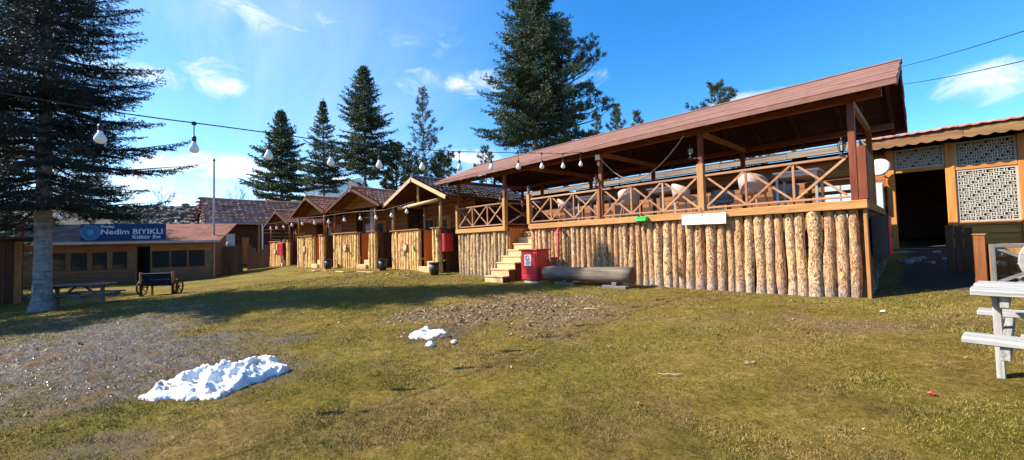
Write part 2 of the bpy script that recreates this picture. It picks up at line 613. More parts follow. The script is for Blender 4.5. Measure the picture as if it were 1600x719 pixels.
def ground_mat(grass_only=False):
    m, t, p = new_mat('turf_blades' if grass_only else 'turf_and_soil')
    geo = t.new('ShaderNodeNewGeometry')
    pos = geo.outputs['Position']
    a = t.noise(pos, .55, 5, .6, .4)
    b = t.noise(pos, 3.5, 5, .65)
    c_ = t.noise(pos, 34, 8, .88)
    mid_ = t.noise(pos, 13, 5, .7, .6)
    f = t.math('ADD', t.math('ADD', t.math('ADD', t.math('MULTIPLY', a, .18), t.math('MULTIPLY', b, .16)), t.math('MULTIPLY', mid_, .28)), t.math('MULTIPLY', c_, .38))
    patch = t.ramp(t.noise(t.mapping(pos, loc=(4, 9, 0)), .75, 5, .62, .5), [(.44, 0.0), (.60, 1.0)])
    lush = t.ramp(t.noise(t.mapping(pos, loc=(14, 3, 0)), .42, 4, .6, .5), [(.46, 0.0), (.62, 1.0)])
    if grass_only:
        oi = t.noise(pos, 140, 1, .5)
        f = t.math('ADD', t.math('MULTIPLY', f, .6), t.math('MULTIPLY', oi, .4))
        g = t.ramp(f, [(.30, (.085, .080, .013)), (.44, (.165, .135, .026)), (.54, (.26, .19, .058)), (.68, (.44, .32, .15))])
        g = t.mix(t.math('MULTIPLY', patch, .55), g, t.ramp(f, [(.3, (.11, .070, .030)), (.7, (.34, .23, .12))]))
        g = t.mix(t.math('MULTIPLY', lush, .30), g, t.ramp(f, [(.3, (.075, .095, .010)), (.7, (.24, .24, .045))]))
        t.l.new(g, p.inputs['Base Color'])
        p.inputs['Roughness'].default_value = .7
        p.inputs['Specular IOR Level'].default_value = .06
        return m
    g = t.ramp(f, [(.38, (.030, .025, .005)), (.46, (.125, .096, .014)), (.53, (.235, .165, .032)), (.62, (.42, .30, .11))])
    g = t.mix(t.math('MULTIPLY', patch, .5), g, t.ramp(f, [(.38, (.035, .020, .008)), (.5, (.165, .100, .038)), (.62, (.36, .24, .115))]))
    g = t.mix(t.math('MULTIPLY', lush, .32), g, t.ramp(f, [(.38, (.028, .034, .003)), (.5, (.125, .125, .010)), (.62, (.26, .235, .04))]))
    att = t.new('ShaderNodeAttribute')
    att.attribute_name = 'mud'
    at2 = t.new('ShaderNodeAttribute')
    at2.attribute_name = 'litter'
    at3 = t.new('ShaderNodeAttribute')
    at3.attribute_name = 'path'
    fine = t.noise(t.mapping(pos, rot=(0, 0, R_(-46)), scale=(.55, 1.25, 1)), 26, 8, .84)
    mudc = t.ramp(fine, [(.40, (.022, .014, .009)), (.5, (.115, .080, .054)), (.60, (.29, .225, .165))])
    warm = t.ramp(t.noise(pos, 1.7, 3, .6), [(.52, 0.0), (.66, 1.0)])
    mudc = t.mix(t.math('MULTIPLY', warm, .5), mudc, (.20, .085, .03))
    litc = t.ramp(t.noise(pos, 24, 7, .85), [(.40, (.060, .036, .022)), (.5, (.18, .118, .066)), (.60, (.36, .25, .155))])
    c = t.mix(t.math('MULTIPLY', at2.outputs['Fac'], .85), g, litc)
    edge = t.math('ADD', att.outputs['Fac'], t.math('MULTIPLY', t.math('SUBTRACT', b, .5), 1.6), True)
    edge = t.math('MULTIPLY', edge, t.math('MINIMUM', t.math('MULTIPLY', att.outputs['Fac'], 4.0), 1.0))
    c = t.mix(edge, c, mudc)
    c = t.mix(at3.outputs['Fac'], c, t.ramp(fine, [(.3, (.035, .028, .024)), (.7, (.10, .085, .07))]))
    wet = t.math('MULTIPLY', edge, t.ramp(t.noise(pos, 3.2, 5, .65, .6), [(.44, 0.1), (.58, 1.0)]))
    c = t.mix(t.math('MULTIPLY', wet, .62), c, (.38, .34, .31, 1), 'MULTIPLY')
    t.l.new(c, p.inputs['Base Color'])
    t.put(p.inputs['Roughness'], t.math('SUBTRACT', .92, t.math('MULTIPLY', wet, .64)))
    t.put(p.inputs['Specular IOR Level'], t.math('ADD', .08, t.math('MULTIPLY', wet, .5)))
    hb = t.math('ADD', t.math('ADD', t.math('MULTIPLY', c_, .5), t.math('MULTIPLY', mid_, .9)), t.math('MULTIPLY', fine, t.math('ADD', .3, t.math('MULTIPLY', edge, .7))))
    set_bump(t, p, hb, 1.0, .06)
    return m


GROUND = ground_mat()
BLADES = ground_mat(True)


# ------------------------------------------------------------------ mesh helpers
class MB:
    def __init__(self):
        self.v = []
        self.f = []

    def add(self, vs, fs):
        o = len(self.v)
        self.v.extend([tuple(p) for p in vs])
        self.f.extend([tuple(i + o for i in f) for f in fs])
        return self

    def frame(self, o, ax, ay, az, sx, sy, sz, ch=0.0):
        """Box centred on o with unit axes ax, ay, az and full sizes; ch chamfers the edges."""
        o, ax, ay, az = Vector(o), Vector(ax), Vector(ay), Vector(az)
        hx, hy, hz = sx / 2, sy / 2, sz / 2
        if ch <= 0:
            vs = [o + ax * (hx * i) + ay * (hy * j) + az * (hz * k) for i in (-1, 1) for j in (-1, 1) for k in (-1, 1)]
            fs = [(0, 1, 3, 2), (4, 6, 7, 5), (0, 4, 5, 1), (2, 3, 7, 6), (0, 2, 6, 4), (1, 5, 7, 3)]
            return self.add(vs, fs)
        ch = min(ch, hx * .49, hy * .49, hz * .49)
        vs, idx = [], {}
        for i in (-1, 1):
            for j in (-1, 1):
                for k in (-1, 1):
                    for a in range(3):
                        d = [hx, hy, hz]
                        for b in range(3):
                            if b != a:
                                d[b] -= ch
                        idx[(i, j, k, a)] = len(vs)
                        vs.append(o + ax * (d[0] * i) + ay * (d[1] * j) + az * (d[2] * k))
        fs = []
        for a in range(3):
            b, c = (a + 1) % 3, (a + 2) % 3
            for s in (-1, 1):
                q = []
                for (u, w) in ((-1, -1), (1, -1), (1, 1), (-1, 1)):
                    k = [0, 0, 0]
                    k[a], k[b], k[c] = s, u, w
                    q.append(idx[(*k, a)])
                fs.append(tuple(q if s > 0 else reversed(q)))
        for a in range(3):
            b, c = (a + 1) % 3, (a + 2) % 3
            for u in (-1, 1):
                for w in (-1, 1):
                    q = []
                    for (s, face) in ((-1, b), (1, b), (1, c), (-1, c)):
                        k = [0, 0, 0]
                        k[a], k[b], k[c] = s, u, w
                        q.append(idx[(*k, face)])
                    fs.append(tuple(q if u * w < 0 else reversed(q)))
        for i in (-1, 1):
            for j in (-1, 1):
                for k in (-1, 1):
                    q = [idx[(i, j, k, a)] for a in range(3)]
                    fs.append(tuple(q if i * j * k > 0 else reversed(q)))
        return self.add(vs, fs)

    def box(self, x0, x1, y0, y1, z0, z1, ch=0.0):
        return self.frame(((x0 + x1) / 2, (y0 + y1) / 2, (z0 + z1) / 2), (1, 0, 0), (0, 1, 0), (0, 0, 1), abs(x1 - x0), abs(y1 - y0), abs(z1 - z0), ch)

    def bar(self, p, q, w, h, up=(0, 0, 1), ch=0.0):
        """Bar from p to q; h is its size along 'up', w across."""
        p, q = Vector(p), Vector(q)
        d = q - p
        L = d.length
        d.normalize()
        s = d.cross(Vector(up))
        if s.length < 1e-4:
            s = d.cross(Vector((1, 0, 0)))
        s.normalize()
        u = s.cross(d).normalized()
        return self.frame((p + q) / 2, d, s, u, L, w, h, ch)

    def tube(self, pts, rad, n=8, cap=True):
        pts = [Vector(p) for p in pts]
        if not hasattr(rad, '__len__'):
            rad = [rad] * len(pts)
        rings = []
        prev = None
        for i, p in enumerate(pts):
            a = pts[max(0, i - 1)]
            b = pts[min(len(pts) - 1, i + 1)]
            d = (b - a).normalized()
            if prev is None:
                s = d.cross(Vector((0, 0, 1)))
                if s.length < 1e-3:
                    s = d.cross(Vector((0, 1, 0)))
            else:
                s = prev - d * prev.dot(d)
            s.normalize()
            prev = s
            u = d.cross(s)
            rings.append([p + (s * math.cos(2 * PI * k / n) + u * math.sin(2 * PI * k / n)) * rad[i] for k in range(n)])
        vs = [v for r in rings for v in r]
        fs = []
        for i in range(len(rings) - 1):
            for k in range(n):
                k2 = (k + 1) % n
                fs.append((i * n + k, i * n + k2, (i + 1) * n + k2, (i + 1) * n + k))
        if cap:
            fs.append(tuple(reversed(range(n))))
            fs.append(tuple(range((len(rings) - 1) * n, len(rings) * n)))
        return self.add(vs, fs)

    def lathe(self, prof, n=12, o=(0, 0, 0), ax=(0, 0, 1)):
        """Profile [(radius, height)] turned about an axis through o."""
        ax = Vector(ax).normalized()
        s = ax.orthogonal().normalized()
        u = ax.cross(s)
        o = Vector(o)
        vs = []
        for r, h in prof:
            for k in range(n):
                a = 2 * PI * k / n
                vs.append(o + ax * h + (s * math.cos(a) + u * math.sin(a)) * max(r, 1e-4))
        fs = []
        for i in range(len(prof) - 1):
            for k in range(n):
                k2 = (k + 1) % n
                fs.append((i * n + k, i * n + k2, (i + 1) * n + k2, (i + 1) * n + k))
        fs.append(tuple(reversed(range(n))))
        fs.append(tuple(range((len(prof) - 1) * n, len(prof) * n)))
        return self.add(vs, fs)

    def prism(self, poly, o, ax, ay, az, depth):
        """Polygon (u, v) in the plane ax, ay through o, extruded by depth along az."""
        o, ax, ay, az = Vector(o), Vector(ax), Vector(ay), Vector(az)
        n = len(poly)
        vs = [o + ax * a + ay * b for a, b in poly] + [o + ax * a + ay * b + az * depth for a, b in poly]
        fs = [tuple(reversed(range(n))), tuple(range(n, 2 * n))]
        for i in range(n):
            j = (i + 1) % n
            fs.append((i, j, n + j, n + i))
        return self.add(vs, fs)

    def mesh(self, name, mat, smooth=False):
        me = bpy.data.meshes.new(name)
        me.from_pydata(self.v, [], self.f)
        if mat:
            me.materials.append(mat)
        if smooth:
            me.polygons.foreach_set('use_smooth', [True] * len(me.polygons))
        me.update()
        return me

    def obj(self, name, mat, parent=None, smooth=False):
        return put(name, self.mesh(name, mat, smooth), parent)


def put(name, me, parent=None, loc=None, scale=None, rot=None):
    o = bpy.data.objects.new(name, me)
    COL.objects.link(o)
    if parent is not None:
        o.parent = parent
    if loc is not None:
        o.location = loc
    if scale is not None:
        o.scale = scale
    if rot is not None:
        o.rotation_euler = rot
    return o


def np_mesh(name, verts, faces, mat, smooth=False):
    """Mesh from numpy arrays; faces all with the same corner count."""
    me = bpy.data.meshes.new(name)
    n, k = faces.shape
    me.vertices.add(len(verts))
    me.vertices.foreach_set('co', np.ascontiguousarray(verts, np.float32).ravel())
    me.loops.add(n * k)
    me.loops.foreach_set('vertex_index', np.ascontiguousarray(faces, np.int32).ravel())
    me.polygons.add(n)
    me.polygons.foreach_set('loop_start', np.arange(0, n * k, k, dtype=np.int32))
    if smooth:
        me.polygons.foreach_set('use_smooth', np.ones(n, bool))
    me.update(calc_edges=True)
    me.validate()
    me.materials.append(mat)
    return me


def tag(o, label=None, cat=None, group=None, kind=None):
    if label:
        o['label'] = label
    if cat:
        o['category'] = cat
    if group:
        o['group'] = group
    if kind:
        o['kind'] = kind
    return o


def thing(name, label, cat, loc=(0, 0, 0), rz=0.0, group=None):
    o = bpy.data.objects.new(name, None)
    o.empty_display_size = .2
    COL.objects.link(o)
    o.location = loc
    o.rotation_euler = (0, 0, rz)
    return tag(o, label, cat, group)


def copy_thing(src, loc, rz=0.0, scale=None, label=None):
    """A thing with copies of its parts and sub-parts, sharing mesh data."""
    r = src.copy()
    COL.objects.link(r)
    r.location = loc
    r.rotation_euler = (0, 0, rz)
    if scale:
        r.scale = scale if hasattr(scale, '__len__') else (scale,) * 3
    if label:
        r['label'] = label
    for ch in list(src.children):
        c = ch.copy()
        COL.objects.link(c)
        c.parent = r
        for g in list(ch.children):
            d = g.copy()
            COL.objects.link(d)
            d.parent = c
    return r


def text(name, body, size, mat, parent, loc, rot, extrude=.002, bold=0.0, shear=0.0, align='LEFT', sx=1.0):
    cu = bpy.data.curves.new(name, 'FONT')
    cu.body = body
    cu.size = size
    cu.extrude = extrude
    cu.offset = bold
    cu.shear = shear
    cu.align_x = align
    cu.resolution_u = 3
    cu.materials.append(mat)
    tmp = bpy.data.objects.new(name, cu)
    COL.objects.link(tmp)
    bpy.context.view_layer.update()
    me = bpy.data.meshes.new_from_object(tmp.evaluated_get(bpy.context.evaluated_depsgraph_get()))
    bpy.data.objects.remove(tmp)
    bpy.data.curves.remove(cu)
    me.name = name
    if not me.materials:
        me.materials.append(mat)
    return put(name, me, parent, loc, (sx, 1, 1), rot)

ABS = {}


def athing(name, label, cat, loc, group=None):
    """A thing whose parts are modelled in world coordinates."""
    o = thing(name, label, cat, loc, 0, group)
    ABS[o.name] = Vector(loc)
    return o


_put0 = put


def put(name, me, parent=None, loc=None, scale=None, rot=None):
    if parent is not None and parent.name in ABS:
        loc = Vector(loc or (0, 0, 0)) - ABS[parent.name]
    return _put0(name, me, parent, loc, scale, rot)


# ------------------------------------------------------------------ ground
def build_ground():
    mid = math.atan2(0.6948, -0.7183)
    dense = np.linspace(mid - R_(63), mid + R_(63), 760)
    rest = np.linspace(mid + R_(63), mid - R_(63) + 2 * PI, 70)[1:-1]
    th = np.concatenate([dense, rest])
    rr = np.concatenate([np.geomspace(.5, 60, 330), np.geomspace(61, 900, 40)])
    T, Rr = np.meshgrid(th, rr)
    x = (np.cos(T) * Rr).ravel()
    y = (np.sin(T) * Rr).ravel()
    mud = mud_mask(x, y)
    lit = leaf_mask(x, y)
    pth = path_mask(x, y)
    near = 1 - sstep(14, 30, np.hypot(x, y))
    z = gz(x, y)
    z = z + near * (.030 * (fbm(x * 2.2, y * 2.2, 4, 1) - .5) + .016 * (fbm(x * 9, y * 9, 3, 2) - .5))
    pp, qq = x * .69 + y * .72, -x * .72 + y * .69
    ridg = 1 - np.abs(2 * fbm(pp * 2.0, qq * 5.2, 4, 21) - 1)
    z = z + near * mud * (.10 * (ridg - .75) + .05 * (fbm(x * 11, y * 11, 3, 51) - .5) - .015) + near * lit * .05 * (fbm(x * 6, y * 6, 3, 31) - .5)
    nt, nr = len(th), len(rr)
    idx = np.arange(nt * nr).reshape(nr, nt)
    a = idx[:-1]
    b = np.roll(idx, -1, axis=1)[:-1]
    c = np.roll(idx, -1, axis=1)[1:]
    d = idx[1:]
    f = np.stack([a, b, c, d], -1).reshape(-1, 4)
    v = np.stack([x, y, z], 1)
    # close the middle with a small fan of quads
    ci = len(v)
    v = np.vstack([v, [[0, 0, G(0, 0)]]])
    fan = np.array([(ci, idx[0, i], idx[0, (i + 1) % nt], idx[0, (i + 2) % nt]) for i in range(0, nt - 1, 2)])
    f = np.vstack([f, fan])
    me = np_mesh('ground', v, f, GROUND, True)
    for nm, arr in (('mud', mud), ('litter', lit), ('path', pth)):
        at = me.attributes.new(nm, 'FLOAT', 'POINT')
        at.data.foreach_set('value', np.append(arr, 0).astype(np.float32))
    o = put('ground', me)
    tag(o, 'rough lawn with worn mud and leaf litter, rising toward the cabins', None, None, 'structure')


build_ground()


def build_grass():
    N = 420000
    mid = math.atan2(0.6948, -0.7183)
    th = mid + RNG.uniform(-R_(57), R_(57), N)
    r = np.exp(RNG.uniform(math.log(2.2), math.log(19), N))
    x, y = np.cos(th) * r, np.sin(th) * r
    m = np.maximum(mud_mask(x, y), np.maximum(leaf_mask(x, y) * .7, path_mask(x, y)))
    tuft = fbm(x * 2.1, y * 2.1, 3, 44)
    keep = (RNG.random(N) > m * 1.0) & (tuft + RNG.random(N) * 1.6 > .55) & ~((y > 9.75) & (x > -13.2) & (x < -.75)) & (y < 10.6)
    x, y, r, tuft = x[keep], y[keep], r[keep], tuft[keep]
    n = len(x)
    z = gz(x, y)
    clump = np.clip((fbm(x * 1.1 + 7, y * 1.1, 3, 91) - .56) * 9, 0, 1)
    h = (.004 + .012 * RNG.random(n) * (.5 + tuft)) * (.50 + .13 * r) * (1 + .9 * clump * RNG.random(n))
    w = (.0016 + .0014 * RNG.random(n)) * (.55 + .22 * r)
    a = RNG.uniform(0, 2 * PI, n)
    ln = RNG.normal(0, .9, (n, 2)) * h[:, None]
    p0 = np.stack([x - np.cos(a) * w, y - np.sin(a) * w, z - .008], 1)
    p1 = np.stack([x + np.cos(a) * w, y + np.sin(a) * w, z - .008], 1)
    p2 = np.stack([x + ln[:, 0], y + ln[:, 1], z + h], 1)
    v = np.stack([p0, p1, p2], 1).reshape(-1, 3)
    f = np.arange(3 * n).reshape(-1, 3)
    o = put('grass', np_mesh('grass', v, f, BLADES))
    tag(o, 'short winter grass blades, green and straw coloured, across the lawn', None, None, 'stuff')


build_grass()


def build_litter():
    """Dead leaves, chips and clods: tiny bent quads."""
    n = 9000
    x = np.concatenate([RNG.normal(-6.0, 1.5, n // 2), RNG.normal(-7.0, 1.3, n // 4), RNG.uniform(-12, .3, n // 4)])
    y = np.concatenate([RNG.normal(6.2, 1.3, n // 2), RNG.normal(4.4, .9, n // 4), RNG.uniform(-1.5, 9.4, n // 4)])
    n = len(x)
    keep = (RNG.random(n) < leaf_mask(x, y) * 1.2 + .10) & (y < 9.5)
    x, y = x[keep], y[keep]
    n = len(x)
    z = gz(x, y) + .012 + .02 * RNG.random(n)
    a = RNG.uniform(0, 2 * PI, n)
    L = .012 + .028 * RNG.random(n) ** 2
    w = L * (.35 + .5 * RNG.random(n))
    d = np.stack([np.cos(a), np.sin(a), RNG.normal(0, .35, n)], 1) * L[:, None]
    s = np.stack([-np.sin(a), np.cos(a), RNG.normal(0, .45, n)], 1) * w[:, None]
    c = np.stack([x, y, z], 1)
    v = np.stack([c - d, c + s, c + d, c - s], 1).reshape(-1, 3)
    f = np.arange(4 * n).reshape(-1, 4)
    m, t, p = new_mat('dead_leaf')
    geo = t.new('ShaderNodeNewGeometry')
    c_ = t.ramp(t.noise(geo.outputs['Position'], 23, 2, .6), [(.3, (.07, .04, .022)), (.5, (.19, .12, .065)), (.7, (.40, .30, .19))])
    t.l.new(c_, p.inputs['Base Color'])
    p.inputs['Roughness'].default_value = .8
    o = put('leaf_litter', np_mesh('leaf_litter', v, f, m))
    tag(o, 'brown dead leaves and chips scattered on the worn turf', None, None, 'stuff')


build_litter()


def build_clods():
    """Wet clods and pebbles on the worn mud: small squashed pyramids."""
    n = 60000
    mid = math.atan2(0.6948, -0.7183)
    th = mid + RNG.uniform(R_(2), R_(58), n)
    r = np.exp(RNG.uniform(math.log(2.4), math.log(15), n))
    x, y = np.cos(th) * r, np.sin(th) * r
    keep = RNG.random(n) < mud_mask(x, y) ** 2 * .28
    x, y, r = x[keep], y[keep], r[keep]
    n = len(x)
    z = gz(x, y) - .012
    s = (.003 + .013 * RNG.random(n) ** 3) * (.6 + .07 * r)
    a = RNG.uniform(0, 2 * PI, n)
    k = np.arange(4) * PI / 2
    ring = np.stack([x[:, None] + np.cos(a[:, None] + k) * s[:, None] * RNG.uniform(.7, 1.6, (n, 4)),
                     y[:, None] + np.sin(a[:, None] + k) * s[:, None] * RNG.uniform(.7, 1.6, (n, 4)),
                     np.repeat(z[:, None], 4, 1)], -1)
    top = np.stack([x + RNG.normal(0, .3, n) * s, y + RNG.normal(0, .3, n) * s, z + .012 + s * RNG.uniform(.2, .65, n)], -1)[:, None]
    v = np.concatenate([ring, top], 1).reshape(-1, 3)
    b = np.arange(n)[:, None, None] * 5
    f = (b + np.array([(0, 1, 4), (1, 2, 4), (2, 3, 4), (3, 0, 4)])[None]).reshape(-1, 3)
    m, t, p = new_mat('wet_clod')
    geo = t.new('ShaderNodeNewGeometry')
    nn = t.noise(geo.outputs['Position'], 31, 3, .6)
    t.l.new(t.ramp(nn, [(.34, (.035, .023, .016)), (.5, (.11, .078, .052)), (.66, (.24, .185, .135))]), p.inputs['Base Color'])
    t.l.new(t.ramp(t.noise(geo.outputs['Position'], 6, 3, .6), [(.4, .75), (.6, .28)]), p.inputs['Roughness'])
    p.inputs['Specular IOR Level'].default_value = .6
    o = put('mud_clods', np_mesh('mud_clods', v, f, m, True))
    tag(o, 'wet clods and pebbles scattered over the worn mud', None, None, 'stuff')


build_clods()


# ------------------------------------------------------------------ snow
def poly_sd(px, py, poly):
    """Signed distance to a polygon, positive inside."""
    d = np.full(px.shape, 1e9)
    ins = np.zeros(px.shape, bool)
    n = len(poly)
    for i in range(n):
        ax, ay = poly[i]
        bx, by = poly[(i + 1) % n]
        ex, ey = bx - ax, by - ay
        t = np.clip(((px - ax) * ex + (py - ay) * ey) / (ex * ex + ey * ey), 0, 1)
        d = np.minimum(d, np.hypot(px - ax - t * ex, py - ay - t * ey))
        c = ((ay > py) != (by > py)) & (px < (bx - ax) * (py - ay) / (by - ay + 1e-12) + ax)
        ins ^= c
    return np.where(ins, d, -d)


def snow_patch(name, poly, hmax, res, label, seed, ragged=.10):
    P = np.array(poly)
    lo, hi = P.min(0) - .12, P.max(0) + .12
    xs = np.arange(lo[0], hi[0], res)
    ys = np.arange(lo[1], hi[1], res)
    X, Y = np.meshgrid(xs, ys)
    sd = poly_sd(X, Y, poly) + (fbm(X * 6, Y * 6, 4, seed) - .5) * ragged * 2
    ridge = 1 - np.abs(2 * fbm(X * 3.4, Y * 4.6, 4, seed + 5) - 1)
    fine = fbm(X * 13, Y * 13, 3, seed + 9)
    h = hmax * np.clip(sd / .30, 0, 1) ** .55 * (.25 + .95 * ridge ** 3.0) + .075 * (fine - .45) * np.clip(sd / .1, 0, 1)
    h = np.where(sd > 0, np.maximum(h, .012), -.06 + .5 * np.maximum(sd, -.1))
    Z = gz(X, Y) + h
    ny, nx = X.shape
    idx = np.arange(nx * ny).reshape(ny, nx)
    f = np.stack([idx[:-1, :-1], idx[:-1, 1:], idx[1:, 1:], idx[1:, :-1]], -1)
    keep = np.maximum.reduce([sd[:-1, :-1], sd[:-1, 1:], sd[1:, 1:], sd[1:, :-1]]) > -.03
    f = f[keep]
    used, inv = np.unique(f, return_inverse=True)
    v = np.stack([X.ravel(), Y.ravel(), Z.ravel()], 1)[used]
    f = inv.reshape(-1, 4)
    c = v.mean(0)
    c[2] = v[:, 2].min()
    me = np_mesh(name, v - c, f, SNOW, False)
    o = put(name, me, None, tuple(c))
    return tag(o, label, 'snow patch', 'snow patches')


snow_patch('snow_patch', [(-6.16, .10), (-5.75, .42), (-5.50, .70), (-5.68, 1.10), (-5.93, 1.55), (-6.35, 1.62), (-6.78, 1.42), (-6.85, 1.0), (-6.62, .5)],
           .15, .014, 'large heap of melting snow on the muddy lawn', 11, .13)
snow_patch('snow_patch', [(-6.10, 3.42), (-5.84, 3.55), (-5.70, 3.80), (-5.72, 4.02), (-6.02, 4.05), (-6.30, 3.80), (-6.25, 3.55)],
           .075, .018, 'small flat patch of melting snow near the leaf litter', 23, .07)


def lump(px, py, r, label):
    mb = MB()
    prof = [(r * .5, -.3 * r), (r * .95, 0), (r, .35 * r), (r * .8, .75 * r), (r * .4, 1.0 * r), (.002, 1.07 * r)]
    mb.lathe(prof, 10)
    for i, (a, b, c) in enumerate(mb.v):
        k = 1 + .25 * math.sin(3.1 * i + px * 7) * math.cos(1.7 * i)
        mb.v[i] = (a * k * 1.25, b * k, c * (.8 + .2 * k))
    o = mb.obj('snow_lump', SNOW, None, True)
    o.location = (px, py, G(px, py))
    tag(o, label, 'snow lump', 'loose snow lumps')


lump(-6.28, 3.90, .055, 'loose snow lump just behind the small snow patch')
lump(-5.33, 3.37, .065, 'rounded loose snow lump in front of the small snow patch')
lump(-5.15, 3.68, .045, 'smallest snow lump, right of the small snow patch')
lump(-5.62, .55, .05, 'loose snow lump broken off the front of the large heap')


# ------------------------------------------------------------------ trees
def needles(P0, D, L, per_m, nl, nw, spread, rng, flat=.75):
    """Many thin needle sprigs along twig segments (start, direction, length)."""
    cnt = np.maximum(1, (L * per_m + rng.random(len(L))).astype(int))
    i = np.repeat(np.arange(len(L)), cnt)
    n = len(i)
    t = rng.random(n) * L[i]
    o = P0[i] + D[i] * t[:, None]
    rv = rng.normal(0, 1, (n, 3))
    rv[:, 2] *= flat
    d = D[i] * (1 - spread) + rv * spread * .75
    d /= np.linalg.norm(d, axis=1)[:, None] + 1e-9
    s = np.cross(d, rng.normal(0, 1, (n, 3)))
    s /= np.linalg.norm(s, axis=1)[:, None] + 1e-9
    ln = nl * (.6 + .7 * rng.random(n))[:, None]
    w = nw * (.7 + .6 * rng.random(n))[:, None]
    v = np.stack([o, o + d * ln * .45 + s * w, o + d * ln, o + d * ln * .45 - s * w], 1).reshape(-1, 3)
    return v


def fir_data(seed, H, hb, R, nbr, per_m, nl, nw, droop=.12, twig=.17, jag=.22, power=.85, twl=.42):
    rng = np.random.default_rng(seed)
    tw0, twd, twL = [], [], []
    limbs = MB()
    u = np.sort(rng.random(nbr)) ** 1.0
    hs = hb + (H * .985 - hb) * (1 - (1 - u) ** 1.25)
    for k, h in enumerate(hs):
        t = (h - hb) / (H - hb)
        L = R * (1 - t) ** power * (1 - jag + 2 * jag * rng.random()) * (.72 + .28 * min(1, t * 8 + .35))
        L = max(L, .12 * R * (1.15 - t))
        az = k * 2.39996 + rng.normal(0, .3)
        pit = -droop * 1.6 + (droop * 1.2 + .85) * t ** 1.2 + rng.normal(0, .07)
        ca, sa = math.cos(az), math.sin(az)
        m = max(4, int(L / twig))
        s = np.linspace(0, 1, m + 1)
        rad = L * s * math.cos(pit)
        zz_ = h + L * (math.sin(pit) * s - droop * .7 * s * (1 - s) + .16 * s ** 3 * (1 - t))
        pts = np.stack([ca * rad, sa * rad, zz_], 1)
        limbs.tube([pts[0], pts[m // 2], pts[-1]], [.012 + .011 * L, .007 + .006 * L, .004], 4, False)
        ax = np.diff(pts, axis=0)
        sl_ = np.linalg.norm(ax, axis=1)
        ax = ax / sl_[:, None]
        for j in range(m):
            if s[j] > .12:
                tw0.append(pts[j]); twd.append(ax[j]); twL.append(sl_[j])
            if s[j + 1] < .15:
                continue
            for sd in (-1, 1):
                tl = (twl * L * (1.02 - s[j + 1]) ** .8 + .10) * (.65 + .6 * rng.random())
                tl = min(tl, .95 + .25 * L)
                ang = sd * (R_(58) - .25 * s[j])
                dx = ca * math.cos(ang) - sa * math.sin(ang)
                dy = sa * math.cos(ang) + ca * math.sin(ang)
                d = np.array([dx, dy, ax[j][2] * .6 - droop * .5 + rng.normal(0, .10)])
                d /= np.linalg.norm(d)
                tw0.append(pts[j + 1]); twd.append(d); twL.append(tl)
                if tl > .5:
                    for q in (.35, .65):
                        for s2 in (-1, 1):
                            a2 = s2 * R_(48)
                            e = np.array([d[0] * math.cos(a2) - d[1] * math.sin(a2), d[1] * math.cos(a2) + d[0] * math.sin(a2), d[2] - .06])
                            tw0.append(pts[j + 1] + d * tl * q); twd.append(e); twL.append(tl * (1 - q) * .55)
    tw0.append(np.array([0, 0, H * .97])); twd.append(np.array([0, 0, 1.0])); twL.append(H * .035)
    v = needles(np.array(tw0), np.array(twd), np.array(twL), per_m, nl, nw, .52, rng)
    return v, limbs


def tree_parts(root, v, limbs, fmat, tmat, trunk_pts, trunk_rad, n=10):
    f = np.arange(len(v)).reshape(-1, 4)
    tr = MB()
    tr.tube(trunk_pts, trunk_rad, n)
    tr.obj('trunk', tmat, root, True)
    limbs.obj('branches', TRUNK_DARK, root, True)
    c = put('crown', np_mesh('crown', v, f, fmat), root)
    return c


def trunk_line(H, r0, flare=1.25, lean=(0, 0), k=9):
    pts, rad = [], []
    for i in range(k):
        t = i / (k - 1)
        pts.append((lean[0] * t + .03 * math.sin(5 * t), lean[1] * t, -.15 + (H + .1) * t))
        rad.append(max(.012, r0 * (1 - t) ** .9 * (flare if i == 0 else 1)))
    return pts, rad


def pine_data(seed, H, hb, R, nbr, clump_n, nl, nw, shape='cone', step=.35):
    """Open pine: rising limbs with brushes of long needles toward their ends."""
    rng = np.random.default_rng(seed)
    P, D, L = [], [], []
    limbs = MB()
    for k in range(nbr):
        t = (k + rng.random()) / nbr
        h = hb + (H - hb) * t
        if shape == 'cone':
            ln = R * (1 - t) ** .75 * (.6 + .55 * rng.random())
            pit = .15 + .75 * t + rng.normal(0, .12)
        else:
            ln = R * (1 - (2 * t - .75) ** 2 * .6) * (.5 + .6 * rng.random())
            pit = .05 + .9 * t ** 1.5 + rng.normal(0, .2)
        ln = max(ln, .18 * R)
        az = k * 2.39996 + rng.normal(0, .35)
        d = np.array([math.cos(az) * math.cos(pit), math.sin(az) * math.cos(pit), math.sin(pit)])
        p0 = np.array([0, 0, h])
        p1 = p0 + d * ln * .6 + np.array([0, 0, -.03 * ln])
        p2 = p0 + d * ln + np.array([0, 0, .10 * ln])
        limbs.tube([p0, p1, p2], [.02 + .012 * ln, .014 + .006 * ln, .006], 4, False)
        m = max(2, int(ln / step))
        for j in range(m):
            q = .30 + .70 * (j + .5 + .3 * rng.normal()) / m
            base = p0 + (p2 - p0) * q
            for _ in range(2 if q < .8 else 3):
                a = rng.normal(0, 1, 3)
                a[2] = abs(a[2]) * .7 + .35
                e = d * .55 + a * .42
                e /= np.linalg.norm(e)
                tl = (.18 + .30 * rng.random()) * (.5 + .5 * min(1, ln))
                limbs.tube([base, base + e * tl], [.007, .004], 3, False)
                P.append(base + e * tl * .25); D.append(e); L.append(tl * .85)
    P.append(np.array([0, 0, H])); D.append(np.array([0, 0, 1.0])); L.append(.3)
    v = needles(np.array(P), np.array(D), np.array(L), clump_n, nl, nw, .55, rng, 1.0)
    return v, limbs


